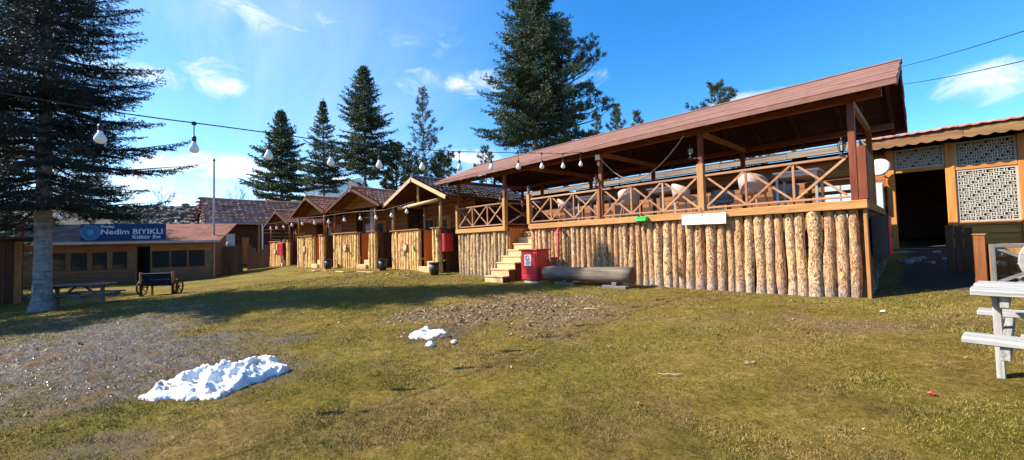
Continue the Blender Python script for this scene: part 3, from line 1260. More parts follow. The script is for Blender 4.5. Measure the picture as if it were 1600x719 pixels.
# the big grey-trunked fir at the left
FX, FY = -18.45, -1.70
near_fir = thing('fir_tree', 'huge dark fir with a bare grey trunk, beside the picnic table under its branches', 'tree', (FX, FY, G(FX, FY)), .6, 'conifers round the lawn')
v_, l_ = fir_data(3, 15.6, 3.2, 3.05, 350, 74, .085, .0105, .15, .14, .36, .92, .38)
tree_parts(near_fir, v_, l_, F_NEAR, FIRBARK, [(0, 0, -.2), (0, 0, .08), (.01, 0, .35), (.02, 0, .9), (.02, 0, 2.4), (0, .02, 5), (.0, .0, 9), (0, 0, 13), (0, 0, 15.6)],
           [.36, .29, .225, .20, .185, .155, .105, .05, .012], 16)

GRP = 'conifers behind the cabins'
side_fir = thing('fir_tree', 'lighter green fir at the left edge beyond the plank hut', 'tree', (-26.3, -8.2, G(-26.3, -8.2)), .3, 'conifers round the lawn')
v_, l_ = fir_data(19, 11.5, 1.9, 4.6, 170, 34, .12, .022, .12, .26, .2, .75, .38)
tree_parts(side_fir, v_, l_, F_FIR, FIRBARK, [(0, 0, -.2), (0, 0, .3), (0, 0, 4), (0, 0, 11.5)], [.36, .26, .17, .012], 10)
for fx_, fy_, fs_, fl_ in ((-27.6, -5.2, .60, 'small light green fir half hidden behind the plank hut at the left edge'),
                           (-39.0, -7.2, 1.2, 'tall fir at the left edge beyond the far end of the low house'),
                           (-22.3, -9.4, .95, 'fir outside the left edge whose shade falls at the foot of the huge grey-trunked fir')):
    copy_thing(side_fir, (fx_, fy_, G(fx_, fy_)), fx_, fs_, fl_)


def fir_tree(label, x, y, top, hb_abs, R, seed, nbr, per_m, nl, nw, mat=F_FIR, r0=.17, **kw):
    z = G(x, y)
    H = top - z
    t = thing('fir_tree', label, 'tree', (x, y, z), 0, GRP)
    v, l = fir_data(seed, H, max(.6, hb_abs - z), R, nbr, per_m, nl, nw, **kw)
    p, r = trunk_line(H, r0)
    tree_parts(t, v, l, mat, TRUNK, p, r, 8)
    return t


def pine_tree(label, x, y, top, hb_abs, R, seed, nbr, cn, nl, nw, mat=F_PINE, r0=.15, shape='cone', step=.35):
    z = G(x, y)
    H = top - z
    t = thing('pine_tree', label, 'tree', (x, y, z), 0, GRP)
    v, l = pine_data(seed, H, max(.6, hb_abs - z), R, nbr, cn, nl, nw, shape, step)
    p, r = trunk_line(H, r0)
    tree_parts(t, v, l, mat, TRUNK, p, r, 8)
    return t


fir_tree('towering dense fir with pale lower trunk, behind the cafe roof', -18.6, 20.4, 22.0, 8.1, 3.7, 41, 290, 28, .17, .032, r0=.30, droop=.08, twig=.34, jag=.28, power=.62)
pine_tree('tall blue-green pine pressed against the towering fir behind the cafe', -17.3, 22.0, 16.2, 8.0, 3.6, 42, 95, 110, .24, .020, r0=.26, shape='round', step=.42)
fir_tree('bushy fir with drooping broad skirt, leftmost behind the cabin row', -50.8, 13.0, 17.4, 7.3, 4.0, 43, 170, 22, .24, .050, r0=.22, droop=.06, twig=.42, jag=.25, power=.8)
fir_tree('slim pointed fir with a bare stem between two wider firs', -41.6, 14.4, 16.4, 7.0, 2.8, 44, 135, 24, .20, .042, r0=.17, droop=.06, twig=.36, jag=.25, power=.95)
fir_tree('tall dense fir with flat jagged tiers behind the middle cabins', -34.4, 15.4, 17.7, 8.0, 3.3, 45, 195, 24, .18, .037, r0=.18, droop=.07, twig=.32, jag=.28, power=.72)
pine_tree('open see-through pine with upturned tufts behind the nearest cabin', -29.4, 18.3, 14.5, 5.6, 2.8, 46, 70, 90, .22, .016, r0=.11, step=.40)
pine_tree('broad olive green pine with a rounded crown behind the second cabin', -36.6, 19.6, 11.4, 3.0, 3.4, 47, 80, 120, .28, .034, F_OLIVE, .2, 'round', .5)
pine_tree('low spreading olive pine filling in beside the open pine', -33.4, 22.8, 10.2, 2.8, 3.4, 48, 75, 120, .28, .034, F_OLIVE, .2, 'round', .5)
pine_tree('small round topped pine peeping over the left end of the cafe roof', -27.2, 23.3, 10.0, 5.0, 1.5, 49, 30, 110, .22, .020, F_PINE, .11, 'round', .4)
pine_tree('slanting dark pine crown just right of the towering fir', -20.3, 30.5, 12.8, 6.0, 2.0, 50, 36, 110, .24, .022, F_PINE, .14, 'cone', .42)
pine_tree('pointed sunlit pine top above the middle of the cafe roof', -18.9, 31.6, 13.4, 7.0, 2.1, 51, 44, 110, .25, .024, F_OLIVE, .14, 'cone', .42)
pine_tree('short neat pine top just right of the pointed sunlit one', -18.6, 34.8, 13.4, 8.0, 1.7, 52, 34, 110, .26, .024, F_OLIVE, .14, 'cone', .42)
pine_tree('rounded pine crown against the white cloud above the cafe roof', -12.6, 38.1, 14.9, 10.0, 2.5, 53, 44, 110, .28, .026, F_PINE, .17, 'round', .5)
pine_tree('dark pine glimpsed under the cafe roof between two posts', -9.0, 33.7, 8.0, 3.0, 2.4, 54, 40, 110, .25, .024, F_PINE, .14, 'round', .5)


def bare_tree(label, x, y, H, seed):
    rng = random.Random(seed)
    z = G(x, y)
    t = thing('bare_tree', label, 'tree', (x, y, z), 0, 'leafless trees on the slope')
    tw = MB()

    def grow(p, d, L, r, lev):
        q = p + d * L
        tw.tube([p, (p + q) / 2 + Vector((rng.uniform(-.05, .05), rng.uniform(-.05, .05), 0)) * L, q], [r, r * .8, r * .55], 4, False)
        if lev == 0:
            return
        for _ in range(3):
            e = (d + Vector((rng.uniform(-.8, .8), rng.uniform(-.8, .8), rng.uniform(-.1, .6)))).normalized()
            grow(p + d * L * rng.uniform(.5, 1), e, L * rng.uniform(.55, .8), r * .5, lev - 1)
    tr = MB()
    tr.tube([(0, 0, -.2), (0, 0, H * .35)], [.12, .08], 6)
    tr.obj('trunk', TRUNK_DARK, t, True)
    for k in range(4):
        a = k * 1.57 + rng.random()
        grow(Vector((0, 0, H * .3)), Vector((math.cos(a) * .5, math.sin(a) * .5, 1)).normalized(), H * .3, .05, 3)
    tw.obj('branches', TRUNK_DARK, t)


bare_tree('leafless grey tree above the tiled ridge, left of the skirted fir', -66.0, 11.6, 6.2, 1)
bare_tree('leafless bush on the slope behind the tiled roof, near the dark roof', -62.5, 12.6, 5.2, 2)
bare_tree('thin leafless tree on the skyline left of the flagpole', -70.0, 4.0, 5.2, 3)


# ------------------------------------------------------------------ palisade logs
def log_variants(name, mat, k=8):
    out = []
    for i in range(k):
        rng = random.Random(i * 31 + len(name))
        mb = MB()
        n, rows = 9, 7
        ph = [rng.uniform(0, 6.28) for _ in range(4)]
        rings = []
        for j in range(rows):
            z = j / (rows - 1)
            ox = .16 * math.sin(ph[0] + 3.2 * z) + .06 * math.sin(ph[1] + 9 * z)
            oy = .12 * math.sin(ph[2] + 2.7 * z)
            r = 1.03 - .10 * z + .07 * math.sin(ph[3] + 6.5 * z) + rng.uniform(-.05, .05)
            rings.append([(ox + r * math.cos(2 * PI * q / n) * (1 + .06 * math.sin(2 * q + ph[1])), oy + r * math.sin(2 * PI * q / n), z) for q in range(n)])
        mb.v = [p for r in rings for p in r]
        for j in range(rows - 1):
            for q in range(n):
                q2 = (q + 1) % n
                mb.f.append((j * n + q, j * n + q2, (j + 1) * n + q2, (j + 1) * n + q))
        mb.f.append(tuple(range((rows - 1) * n, rows * n)))
        me = mb.mesh(name, mat, True)
        out.append(me)
    return out


V_BARK = log_variants('bark_log', LOG_BARK)
V_PALE = log_variants('pale_log', LOG_PALE)
V_CAB = log_variants('cabin_log', LOG_CAB)
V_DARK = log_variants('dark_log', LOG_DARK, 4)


def palisade(root, x0, x1, y, zb, zt, var, rmin, rmax, rng, name='palisade_log', along='x'):
    """Upright logs side by side from x0 to x1; zb(x) gives the foot."""
    x = x0
    while x < x1 - rmin:
        r = rng.uniform(rmin, rmax)
        if x + 2 * r > x1:
            r = max(rmin * .6, (x1 - x) / 2)
        c = x + r
        b = zb(c) if callable(zb) else zb
        h = zt - b - rng.uniform(0, .018)
        yy = y + rng.uniform(-.02, .02)
        loc = (c, yy, b) if along == 'x' else (yy, c, b)
        put(name, rng.choice(var), root, loc, (r * 1.03, r * 1.1, h), (0, 0, rng.uniform(-.35, .35) + (PI if rng.random() < .5 else 0)))
        x += 2 * r * .985


# ------------------------------------------------------------------ the cafe pavilion
CY = 9.70
CXL, CXA, CXB, CXR = -13.19, -10.32, -9.19, -.80
ZB, ZT, ZR = 1.985, 2.15, 3.0
cafe = athing('cafe_pavilion', 'long open cafe pavilion on a log palisade with crossed railings and brown roof', 'pavilion', (-7, 9.7, .36))
rng = random.Random(5)


def foot(x):
    return G(x, CY) - .04


palisade(cafe, CXB, -4.9, CY + .1, foot, ZB, V_BARK, .068, .108, rng)
palisade(cafe, -4.9, CXR - .06, CY + .1, foot, ZB, V_BARK, .072, .128, rng)
palisade(cafe, CXL, CXA, CY + .1, foot, ZB, V_PALE, .085, .125, rng)
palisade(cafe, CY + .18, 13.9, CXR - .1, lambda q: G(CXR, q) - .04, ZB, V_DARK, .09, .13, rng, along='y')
mb = MB()
mb.box(CXR - .03, CXR + .03, CY + .02, CY + .14, foot(CXR) - .02, ZB - .002, .01)
mb.obj('corner_post', W_mid('z'), cafe)

for (a, b) in ((CXL - .05, CXA), (CXB, CXR + .05)):
    mb = MB()
    mb.box(a, b, CY - .06, CY + .10, ZB, ZT, .012)
    mb.obj('deck_beam', W_beam('x'), cafe)
mb = MB()
mb.box(CXR - .11, CXR + .045, CY + .103, 13.95, ZB, ZT - .002, .012)
mb.obj('deck_beam', W_mid('y'), cafe)
mb = MB()
mb.box(CXL, CXA - .02, CY + .105, 14.2, ZT - .06, ZT - .008)
mb.box(CXB + .02, CXR - .115, CY + .105, 14.2, ZT - .06, ZT - .008)
mb.box(CXA - .02, CXB + .02, 11.05, 14.2, ZT - .06, ZT - .008)
mb.obj('deck_floor', W_mid('x'), cafe)

# railings: crossed bars between uprights
POSTS_F = [-13.08, -10.40, -6.40, -3.65, -.93]
NEWEL = [-9.19]


def railing(root, p, q, n, zb=ZT, zt=ZR, mats=None, t=.042):
    """Railing of n crossed panels between two points on plan."""
    R = put('railing', None, root)
    p, q = Vector((*p, 0)), Vector((*q, 0))
    d = (q - p)
    L = d.length
    d.normalize()
    ax = 'x' if abs(d.x) > abs(d.y) else 'y'
    s = d.cross(Vector((0, 0, 1)))
    up = Vector((0, 0, 1))
    m = mats or W_rail
    z0, z1 = zb + .075, zt - .025

    def rail(nm, z, w, h):
        b = MB()
        b.bar(p + up * z, q + up * z, w, h, ch=.006)
        b.obj(nm, m(ax), R)
    rail('top_rail', z1, .075, .05)
    rail('bottom_rail', z0, .055, .042)
    for i in range(n):
        a = p + d * (L * i / n)
        c = p + d * (L * (i + 1) / n)
        if i:
            b = MB()
            b.bar(a + up * (z0 + .021), a + up * (z1 - .025), t, t, up=d)
            b.obj('baluster', m('z'), R)
        e = t * .9
        b = MB()
        b.bar(a + d * e + up * (z0 + .03) + s * .016, c - d * e + up * (z1 - .03) + s * .016, .026, t, up=up)
        b.obj('diagonal_brace', m(ax), R)
        b = MB()
        b.bar(a + d * e + up * (z1 - .03) - s * .014, c - d * e + up * (z0 + .03) - s * .014, .026, t, up=up)
        b.obj('diagonal_brace', m(ax), R)
    return R


railing(cafe, (CXL + .10, CY + .02), (CXA - .12, CY + .02), 3)
railing(cafe, (CXB + .06, CY + .02), (-6.47, CY + .02), 3)
railing(cafe, (-6.33, CY + .02), (-3.72, CY + .02), 3)
railing(cafe, (-3.58, CY + .02), (-1.0, CY + .02), 3)
railing(cafe, (CXA - .05, CY + .12), (CXA - .05, 11.4), 1)

for x in (CXL + .03, CXA - .06, CXB, -3.65, -.80):
    mb = MB()
    w = .135 if x != -3.65 else .15
    mb.box(x - w / 2, x + w / 2, CY - .055, CY + .095, ZT + .002, ZR + (.13 if x != -3.65 else .26), .012)
    mb.obj('newel_post', W_beam('z') if x < -1 else W_red('z'), cafe)
for x in (-6.40,):
    mb = MB()
    mb.box(x - .10, x - .005, CY - .05, CY + .07, ZT + .002, ZR + .06, .01)
    mb.obj('newel_post', W_mid('z'), cafe)

# roof: two slopes of lapped brown sheets on dark rafters
EY, RY, BY = 9.25, 11.6, 13.95
EZ, RZ = 4.07, 5.06
RX0, RX1 = -14.0, -.27
for sgn, (ya, yb) in ((1, (EY, RY)), (-1, (BY, RY))):
    d = Vector((0, yb - ya, RZ - EZ))
    L = d.length
    d.normalize()
    nrm = Vector((1, 0, 0)).cross(d) * sgn
    if nrm.z < 0:
        nrm = -nrm
    n = 6
    for i in range(n):
        a = L * i / n - .02
        b = L * (i + 1) / n + .03
        tilt = Vector((0, 0, 0))
        c0 = Vector(((RX0 + RX1) / 2, ya, EZ)) + d * ((a + b) / 2) + nrm * (.052 - .0025 * (i % 2))
        mb = MB()
        dd = (d * (b - a) - nrm * .007).normalized()
        nn = Vector((1, 0, 0)).cross(dd)
        if nn.z < 0:
            nn = -nn
        cuts = [RX0] + [RX0 + (RX1 - RX0) * (q + (.5 if i % 2 else 0) + rng.uniform(-.08, .08)) / 5 for q in range(1, 5 if not i % 2 else 5)] + [RX1 + .012 * (i % 2)]
        for q in range(len(cuts) - 1):
            mb = MB()
            cc = c0 + nn * rng.uniform(-.003, .003) + Vector(((cuts[q] + cuts[q + 1]) / 2 - c0.x, 0, 0))
            mb.frame(cc, Vector((1, 0, rng.uniform(-.0012, .0012))).normalized(), dd, nn, cuts[q + 1] - cuts[q] - .006, b - a + rng.uniform(-.008, .008), .018)
            mb.obj('roof_sheet', FELT, cafe)
    # boarding under the sheets
    mb = MB()
    nb = 14
    for i in range(nb):
        c0 = Vector(((RX0 + RX1) / 2, ya, EZ)) + d * (L * (i + .5) / nb) + nrm * .026
        mb.frame(c0, (1, 0, 0), d, nrm, RX1 - RX0 - .06, L / nb - .008, .022)
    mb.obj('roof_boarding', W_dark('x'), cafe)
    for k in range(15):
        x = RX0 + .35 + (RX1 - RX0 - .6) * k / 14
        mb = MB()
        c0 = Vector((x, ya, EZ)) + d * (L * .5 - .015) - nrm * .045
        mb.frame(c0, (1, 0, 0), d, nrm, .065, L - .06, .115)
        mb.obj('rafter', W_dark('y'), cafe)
    # fascia at the eave, bargeboards at the ends
    mb = MB()
    mb.frame((((RX0 + RX1) / 2), ya - .022 * sgn, EZ - .008), (1, 0, 0), (0, 1, 0), (0, 0, 1), RX1 - RX0 - .004, .028, .105)
    mb.obj('fascia', FELT if sgn > 0 else W_red('x'), cafe)
    for x in (RX0 + .012, RX1 - .012):
        mb = MB()
        c0 = Vector((x, ya, EZ)) + d * (L / 2) - nrm * .025
        mb.frame(c0, (1, 0, 0), d, nrm, .028, L - .07, .14)
        mb.obj('bargeboard', W_red('y'), cafe)
mb = MB()
for s in (-1, 1):
    mb.frame(((RX0 + RX1) / 2, RY + s * .075, RZ + .050), (1, 0, 0), Vector((0, 1, -s * .42)).normalized(), Vector((0, s * .42, 1)).normalized(), RX1 - RX0 + .05, .17, .016)
mb.obj('ridge_cap', FELT, cafe)
mb = MB()
mb.box(RX0 + .1, RX1 - .1, RY - .05, RY + .05, RZ - .25, RZ - .10)
mb.obj('ridge_beam', W_dark('x'), cafe)

POSTS_B = [-13.0, -11.78, -9.2, -6.6, -3.78, -.95]
for x in POSTS_F:
    mb = MB()
    z0 = ZT + .004 if x in (-6.40,) else ZT + .9
    if x == -.93:
        z0 = ZT + .004
    mb.box(x - .055, x + .055, CY - .03 + .02, CY + .08 + .02, z0, 3.98, .008)
    mb.obj('post', W_red('z'), cafe)
for x in POSTS_B:
    mb = MB()
    mb.box(x - .055, x + .055, 13.25, 13.36, ZT - .006, 4.05, .008)
    mb.obj('post', W_red('z'), cafe)
for y, z in ((CY + .045, 4.045), (13.30, 4.115)):
    mb = MB()
    mb.box(RX0 + .25, RX1 - .22, y - .05, y + .05, z - .065, z + .065, .008)
    mb.obj('eave_beam', W_red('x'), cafe)
for x in (-13.0, -9.2, -6.5, -3.7, -.94):
    mb = MB()
    mb.bar((x, CY + .1, 4.03), (x, 13.24, 4.09), .07, .12)
    mb.obj('tie_beam', W_mid('y'), cafe)
    mb = MB()
    mb.bar((x, RY, 4.13), (x, RY, RZ - .26), .07, .07, up=(1, 0, 0))
    mb.obj('king_post', W_dark('z'), cafe)
# solid plank screen on the right side of the deck
k = 0
y = CY + .35
while y < 12.6:
    w = .17 + .05 * ((k * 7) % 3) / 3
    mb = MB()
    mb.box(CXR - .06 + .004 * (k % 2), CXR - .03 + .004 * (k % 2), y, y + w - .008, ZT + .002, 3.30 - .02 * (k % 3), .004)
    mb.obj('screen_plank', W_mid('z'), cafe)
    y += w
    k += 1

# the stair in the gap
st = put('staircase', None, cafe)
ns = 9
zg = G(-9.75, 8.6)
rise = (ZT - zg) / ns
for i in range(ns):
    y0 = 8.55 + .275 * i
    z1 = zg + rise * (i + 1)
    xl, xr = (-10.19 + .02 * (i < 3), -9.32) if i < 5 else (-10.22, -9.30)
    mb = MB()
    mb.box(xl - .02, xr + .02, y0 - .025, y0 + .30, z1 - .042, z1 - .001 * (i % 2), .006)
    mb.obj('tread', W_new('x'), st)
    mb = MB()
    mb.box(xl, xr, y0, y0 + .028, z1 - rise - (.05 if i == 0 else -.001), z1 - .044, .003)
    mb.obj('riser', W_new('x'), st)
    mb = MB()
    mb.box(xr - .035, xr + .001, y0 + .03, y0 + .275, min(zg - .05, z1 - rise), z1 - .044)
    mb.obj('string_board', W_dark('y'), st)
for x in (CXA + .03, CXB - .05):
    for j in range(8):
        mb = MB()
        y0 = CY + .12 + j * .17
        mb.box(x - .014, x + .014, y0, y0 + .163, .36, ZB + .1, .003)
        mb.obj('stair_side_plank', W_orange('z'), cafe)

# ------------------------------------------------------------------ things on and round the cafe
SX = -3.60
t = athing('cafe_sign', 'small white hanging signboard with faint grey italic cafe lettering', 'sign', (SX, 9.6, 1.83))
mb = MB()
ang = -.012
mb.frame((SX, 9.605, 1.965), (1, 0, ang), (0, 1, 0), (-ang, 0, 1), .98, .035, .245, .012)
mb.obj('board', plain('sign_board_white', (.80, .79, .74), .6, 0, .05, 5, .05), t)
text('lettering', 'Havuz Cafe', .135, LETTERGREY, t, (SX - .02, 9.585, 1.945), (PI / 2, -ang, 0), .001, -.001, .35, 'CENTER', 1.0)
mb = MB()
mb.tube([(SX - .02, 9.60, 2.08), (SX - .06, 9.62, 2.20), (SX - .06, 9.64, 2.24)], .006, 5)
mb.lathe([(.012, 0), (.012, .012)], 8, (SX - .02, 9.585, 2.055), (0, -1, 0))
mb.lathe([(.010, 0), (.010, .010)], 8, (SX - .02, 9.586, 1.875), (0, -1, 0))
mb.obj('hook', BLACK, t)

t = athing('green_lamp', 'bright green plastic lamp box fixed to the beam under the crossed railing', 'lamp', (-5.1, 9.6, 2.0))
mb = MB()
mb.box(-5.28, -4.96, 9.53, 9.635, 2.0, 2.125, .02)
mb.obj('housing', GREENPL, t)
mb = MB()
mb.box(-5.25, -4.99, 9.522, 9.53, 2.02, 2.07, .003)
mb.obj('lens', plain('green_lens', (.10, .75, .15), .15, 0, .1, 9, 0), t)
mb = MB()
mb.box(-5.21, -5.16, 9.545, 9.60, 2.125, 2.15)
mb.box(-5.08, -5.03, 9.545, 9.60, 2.125, 2.15)
mb.obj('clip', BLACK, t)


def lantern(x, y, z, label):
    t = thing('lantern', label, 'lantern', (x, y, z), 0, 'lanterns along the cafe railing')
    mb = MB()
    mb.lathe([(.055, 0), (.055, .015), (.022, .03), (.018, .075), (.035, .09)], 8)
    mb.obj('foot', DARKMET, t)
    mb = MB()
    mb.lathe([(.042, .092), (.062, .21)], 6)
    mb.obj('glass', plain('lantern_glass', (.30, .31, .30), .1, 0, .1, 5, 0, .6), t)
    mb = MB()
    for k in range(6):
        a = 2 * PI * k / 6
        mb.bar((.044 * math.cos(a), .044 * math.sin(a), .09), (.065 * math.cos(a), .065 * math.sin(a), .212), .009, .009)
    mb.obj('cage', DARKMET, t)
    mb = MB()
    mb.lathe([(.078, .212), (.075, .222), (.04, .27), (.012, .29), (.014, .315), (.003, .345)], 6)
    mb.obj('cap', DARKMET, t)


lantern(-1.08, 9.70, 3.0, 'black lantern on the rail at the right end post of the cafe')
lantern(-3.84, 9.64, 3.42, 'black lantern fixed to the post above the white cafe sign')
lantern(-6.50, 9.64, 3.07, 'black lantern on the post left of the green lamp box')
lantern(-9.19, 9.71, 3.135, 'black lantern on the newel right of the cafe stair')
lantern(-10.60, 9.71, 3.0, 'black lantern on the short railing left of the cafe stair')
for x, z in ((-3.84, 3.42), (-6.50, 3.07)):
    pass

# bracket pieces carrying the two post lanterns belong to the pavilion
for x, z, px in ((-3.84, 3.42, -3.71), (-6.50, 3.07, -6.45)):
    mb = MB()
    mb.box(x - .03, px, 9.63, 9.665, z - .03, z - .002)
    mb.obj('lantern_bracket', DARKMET, cafe)

t = athing('floodlight', 'small white floodlight under the cafe eave with a drooping cable', 'lamp', (-6.3, 9.55, 3.7))
mb = MB()
mb.box(-6.43, -6.30, 9.52, 9.60, 3.80, 3.95, .015)
mb.obj('housing', WHITE, t)
mb = MB()
mb.box(-6.42, -6.36, 9.605, 9.66, 3.64, 3.76, .01)
mb.obj('junction_box', plain('pale_grey_plastic', (.55, .55, .53), .5, 0, .08, 9, 0), t)
mb = MB()
pts = []
for i in range(15):
    u = i / 14
    pts.append((-6.32 + 2.35 * u, 9.60 + .25 * math.sin(PI * u), 3.86 - 1.55 * u * (1 - u) * 1.9 + .12 * u - .10 * math.sin(2 * PI * u)))
mb.tube(pts, .011, 5)
mb.obj('cable', plain('pale_cable', (.38, .34, .31), .6, 0, .1, 9, 0), t)


def tub_chair(x, y, rz, label, src=[None]):
    if src[0]:
        return copy_thing(src[0], (x, y, ZT - .006), rz, None, label)
    t = thing('tub_chair', label, 'chair', (x, y, ZT - .006), rz, 'cream tub chairs on the cafe deck')
    mb = MB()
    n = 14
    ring_o, ring_i = [], []
    for i in range(n + 1):
        a = R_(-25) + R_(230) * i / n
        e = abs(i / n - .5) * 2
        h = .80 - .20 * e ** 2
        ring_o.append((.31 * math.cos(a), .31 * math.sin(a), h))
        ring_i.append((.235 * math.cos(a), .235 * math.sin(a), h))
    vs, fs = [], []
    for (o, i_) in zip(ring_o, ring_i):
        vs += [(o[0] * .86, o[1] * .86, .36), (o[0], o[1], o[2] - .03), (o[0] * .96, o[1] * .96, o[2]), (i_[0] * 1.05, i_[1] * 1.05, o[2]), (i_[0], i_[1], o[2] - .03), (i_[0] * .9, i_[1] * .9, .36)]
    for i in range(n):
        for k in range(6):
            k2 = (k + 1) % 6
            fs.append((i * 6 + k, (i + 1) * 6 + k, (i + 1) * 6 + k2, i * 6 + k2))
    fs.append((0, 1, 2, 3, 4, 5))
    fs.append(tuple(n * 6 + k for k in reversed(range(6))))
    mb.add(vs, fs)
    mb.obj('backrest', CREAM, t, True)
    mb = MB()
    mb.lathe([(.20, .34), (.245, .36), (.25, .43), (.22, .46)], 14, (0, -.02, 0))
    mb.obj('seat', CREAM, t, True)
    for sx in (-1, 1):
        for sy in (-1, 1):
            mb = MB()
            mb.tube([(sx * .15, sy * .15, .35), (sx * .22, sy * .22, 0)], [.022, .013], 7)
            mb.obj('leg', W_beam('z'), t)
    src[0] = t
    return t


tub_chair(-2.72, 10.25, R_(160), 'cream tub chair left of the table at the right end of the cafe')
tub_chair(-4.30, 10.30, R_(115), 'cream tub chair turned side-on behind the white cafe sign')
tub_chair(-5.82, 10.22, R_(200), 'grey-shaded cream tub chair above the green lamp box')
tub_chair(-8.05, 10.28, R_(100), 'cream tub chair at the far table near the cafe stair')
tub_chair(-4.05, 12.3, R_(20), 'cream tub chair deeper under the roof behind the signboard')
tub_chair(-2.6, 12.6, R_(10), 'cream tub chair at the back behind the white topped table')


def cafe_table(x, y, label, src=[None]):
    if src[0]:
        return copy_thing(src[0], (x, y, ZT - .006), 0, None, label)
    t = thing('cafe_table', label, 'table', (x, y, ZT - .006), 0, 'white topped tables on the cafe deck')
    mb = MB()
    mb.box(-.42, .42, -.40, .40, .745, .785, .008)
    mb.obj('tabletop', WHITE, t)
    mb = MB()
    mb.box(-.37, .37, -.35, .35, .66, .743)
    mb.obj('apron', plain('grey_apron', (.50, .50, .50), .5, 0, .08, 9, 0), t)
    for sx in (-1, 1):
        for sy in (-1, 1):
            mb = MB()
            mb.bar((sx * .35, sy * .33, 0), (sx * .35, sy * .33, .66), .045, .045, up=(1, 0, 0))
            mb.obj('leg', GREYMET, t)
    src[0] = t
    return t


cafe_table(-1.95, 10.75, 'white topped table at the right end of the cafe deck')
cafe_table(-4.95, 10.75, 'white topped table between the green lamp box and the signboard')
cafe_table(-7.25, 10.62, 'white topped table nearest to the cafe stair')

bn = athing('wooden_bench', 'orange wooden slatted bench behind the right end of the cafe railing', 'bench', (-1.6, 13.0, ZT))
for k in range(3):
    mb = MB()
    z = ZT + .62 + k * .22
    mb.box(-2.25, -1.05, 12.98, 13.02, z, z + .15, .006)
    mb.obj('back_slat', W_orange('x'), bn)
for x in (-2.15, -1.15):
    mb = MB()
    mb.box(x - .04, x + .04, 13.022, 13.09, ZT - .006, ZT + 1.22, .006)
    mb.obj('upright', W_orange('z'), bn)
mb = MB()
mb.box(-2.25, -1.05, 12.5, 12.975, ZT + .40, ZT + .45, .006)
mb.obj('seat', W_orange('x'), bn)
for x in (-2.15, -1.15):
    mb = MB()
    mb.box(x - .035, x + .035, 12.53, 12.60, ZT - .006, ZT + .398)
    mb.obj('leg', W_orange('z'), bn)

# red pump cabinet, pipe, log bench
t = athing('pump_cabinet', 'red metal cabinet with a white notice, beside the cafe stair', 'cabinet', (-8.48, 9.15, .40))
zc = G(-8.48, 9.0)
mb = MB()
mb.box(-8.80, -8.13, 8.87, 9.42, zc + .06, 1.30, .01)
mb.obj('body', RED_PAINT, t)
mb = MB()
mb.box(-8.86, -8.09, 8.83, 9.45, 1.302, 1.345, .012)
mb.obj('lid', RED_PAINT, t)
mb = MB()
mb.box(-8.75, -8.18, 8.853, 8.868, zc + .28, 1.25, .006)
mb.obj('door', RED_PAINT, t)
mb = MB()
mb.box(-8.77, -8.16, 8.85, 8.868, zc + .09, zc + .25, .006)
mb.obj('kick_panel', RED_PAINT, t)
mb = MB()
mb.box(-8.64, -8.36, 8.845, 8.852, .84, 1.18)
nt_ = mb.obj('notice', WHITE, t)
mb = MB()
mb.lathe([(.085, 0), (.085, .002)], 18, (-8.50, 8.8445, 1.075), (0, -1, 0))
mb.obj('roundel', RED_PAINT, nt_)
mb = MB()
mb.lathe([(.052, 0), (.052, .0015)], 18, (-8.50, 8.842, 1.075), (0, -1, 0))
mb.obj('roundel_centre', WHITE, nt_)
mb = MB()
for k in range(3):
    mb.box(-8.60, -8.40 - .03 * k, 8.8425, 8.8445, .945 - .035 * k, .960 - .035 * k)
mb.obj('notice_print', LETTERGREY, nt_)
mb = MB()
mb.box(-8.70, -8.15, 8.88, 9.40, zc - .03, zc + .058, .006)
mb.obj('plinth', W_grey('x'), t)

t = athing('red_pipe', 'bent red water pipe running down the logs to the red cabinet', 'pipe', (-7.82, 9.5, 1.0))
mb = MB()
mb.tube([(-7.84, 9.66, 1.93), (-7.84, 9.56, 1.93), (-7.84, 9.52, 1.90), (-7.84, 9.52, 1.12), (-7.86, 9.51, 1.06), (-7.92, 9.50, 1.04), (-8.02, 9.40, 1.04)], .042, 10)
mb.obj('pipe', RED_PAINT, t, True)
mb = MB()
mb.tube([(-8.021, 9.399, 1.04), (-8.13, 9.25, 1.04)], .030, 8)
mb.obj('coupling', GREYMET, t, True)
mb = MB()
for z in (1.75, 1.25):
    mb.lathe([(.050, 0), (.050, .03)], 10, (-7.84, 9.52, z))
mb.obj('clamp', RED_DARK, t)

t = athing('log_bench', 'thick grey barked log lying as a bench before the palisade', 'bench', (-6.5, 9.2, .4))
mb = MB()
pts, rad = [], []
for i in range(12):
    u = i / 11
    pts.append((-7.95 + 2.72 * u, 9.02 + .22 * u, G(-6.6, 9.1) + .30 + .01 * math.sin(9 * u)))
    rad.append(.185 + .03 * u + .008 * math.sin(13 * u))
mb.tube(pts, rad, 18)
for i, (a, b, c) in enumerate(mb.v):
    k = 1 + .02 * math.sin(i * 2.3)
    mb.v[i] = (a, b, c + .006 * math.sin(i * 1.7))
mb.obj('log', wood('grey_log', [(.07, .052, .040), (.165, .125, .098), (.26, .205, .165)], 'x', .9, .1, .6, .6), t, True)
mb = MB()
mb.lathe([(.19, 0), (.19, .012), (.06, .014)], 18, (-5.232, 9.24, G(-6.6, 9.1) + .30), (1, .08, 0))
mb.obj('sawn_end', W_dark('y'), t)
for x in (-7.25, -5.65):
    mb = MB()
    mb.box(x - .35, x + .35, 9.00, 9.34, G(x, 9.2) - .02, G(x, 9.2) + .05, .008)
    mb.box(x - .07, x + .07, 9.02, 9.32, G(x, 9.2) + .051, G(-6.6, 9.1) + .13, .008)
    mb.obj('support', W_shade('x'), t)


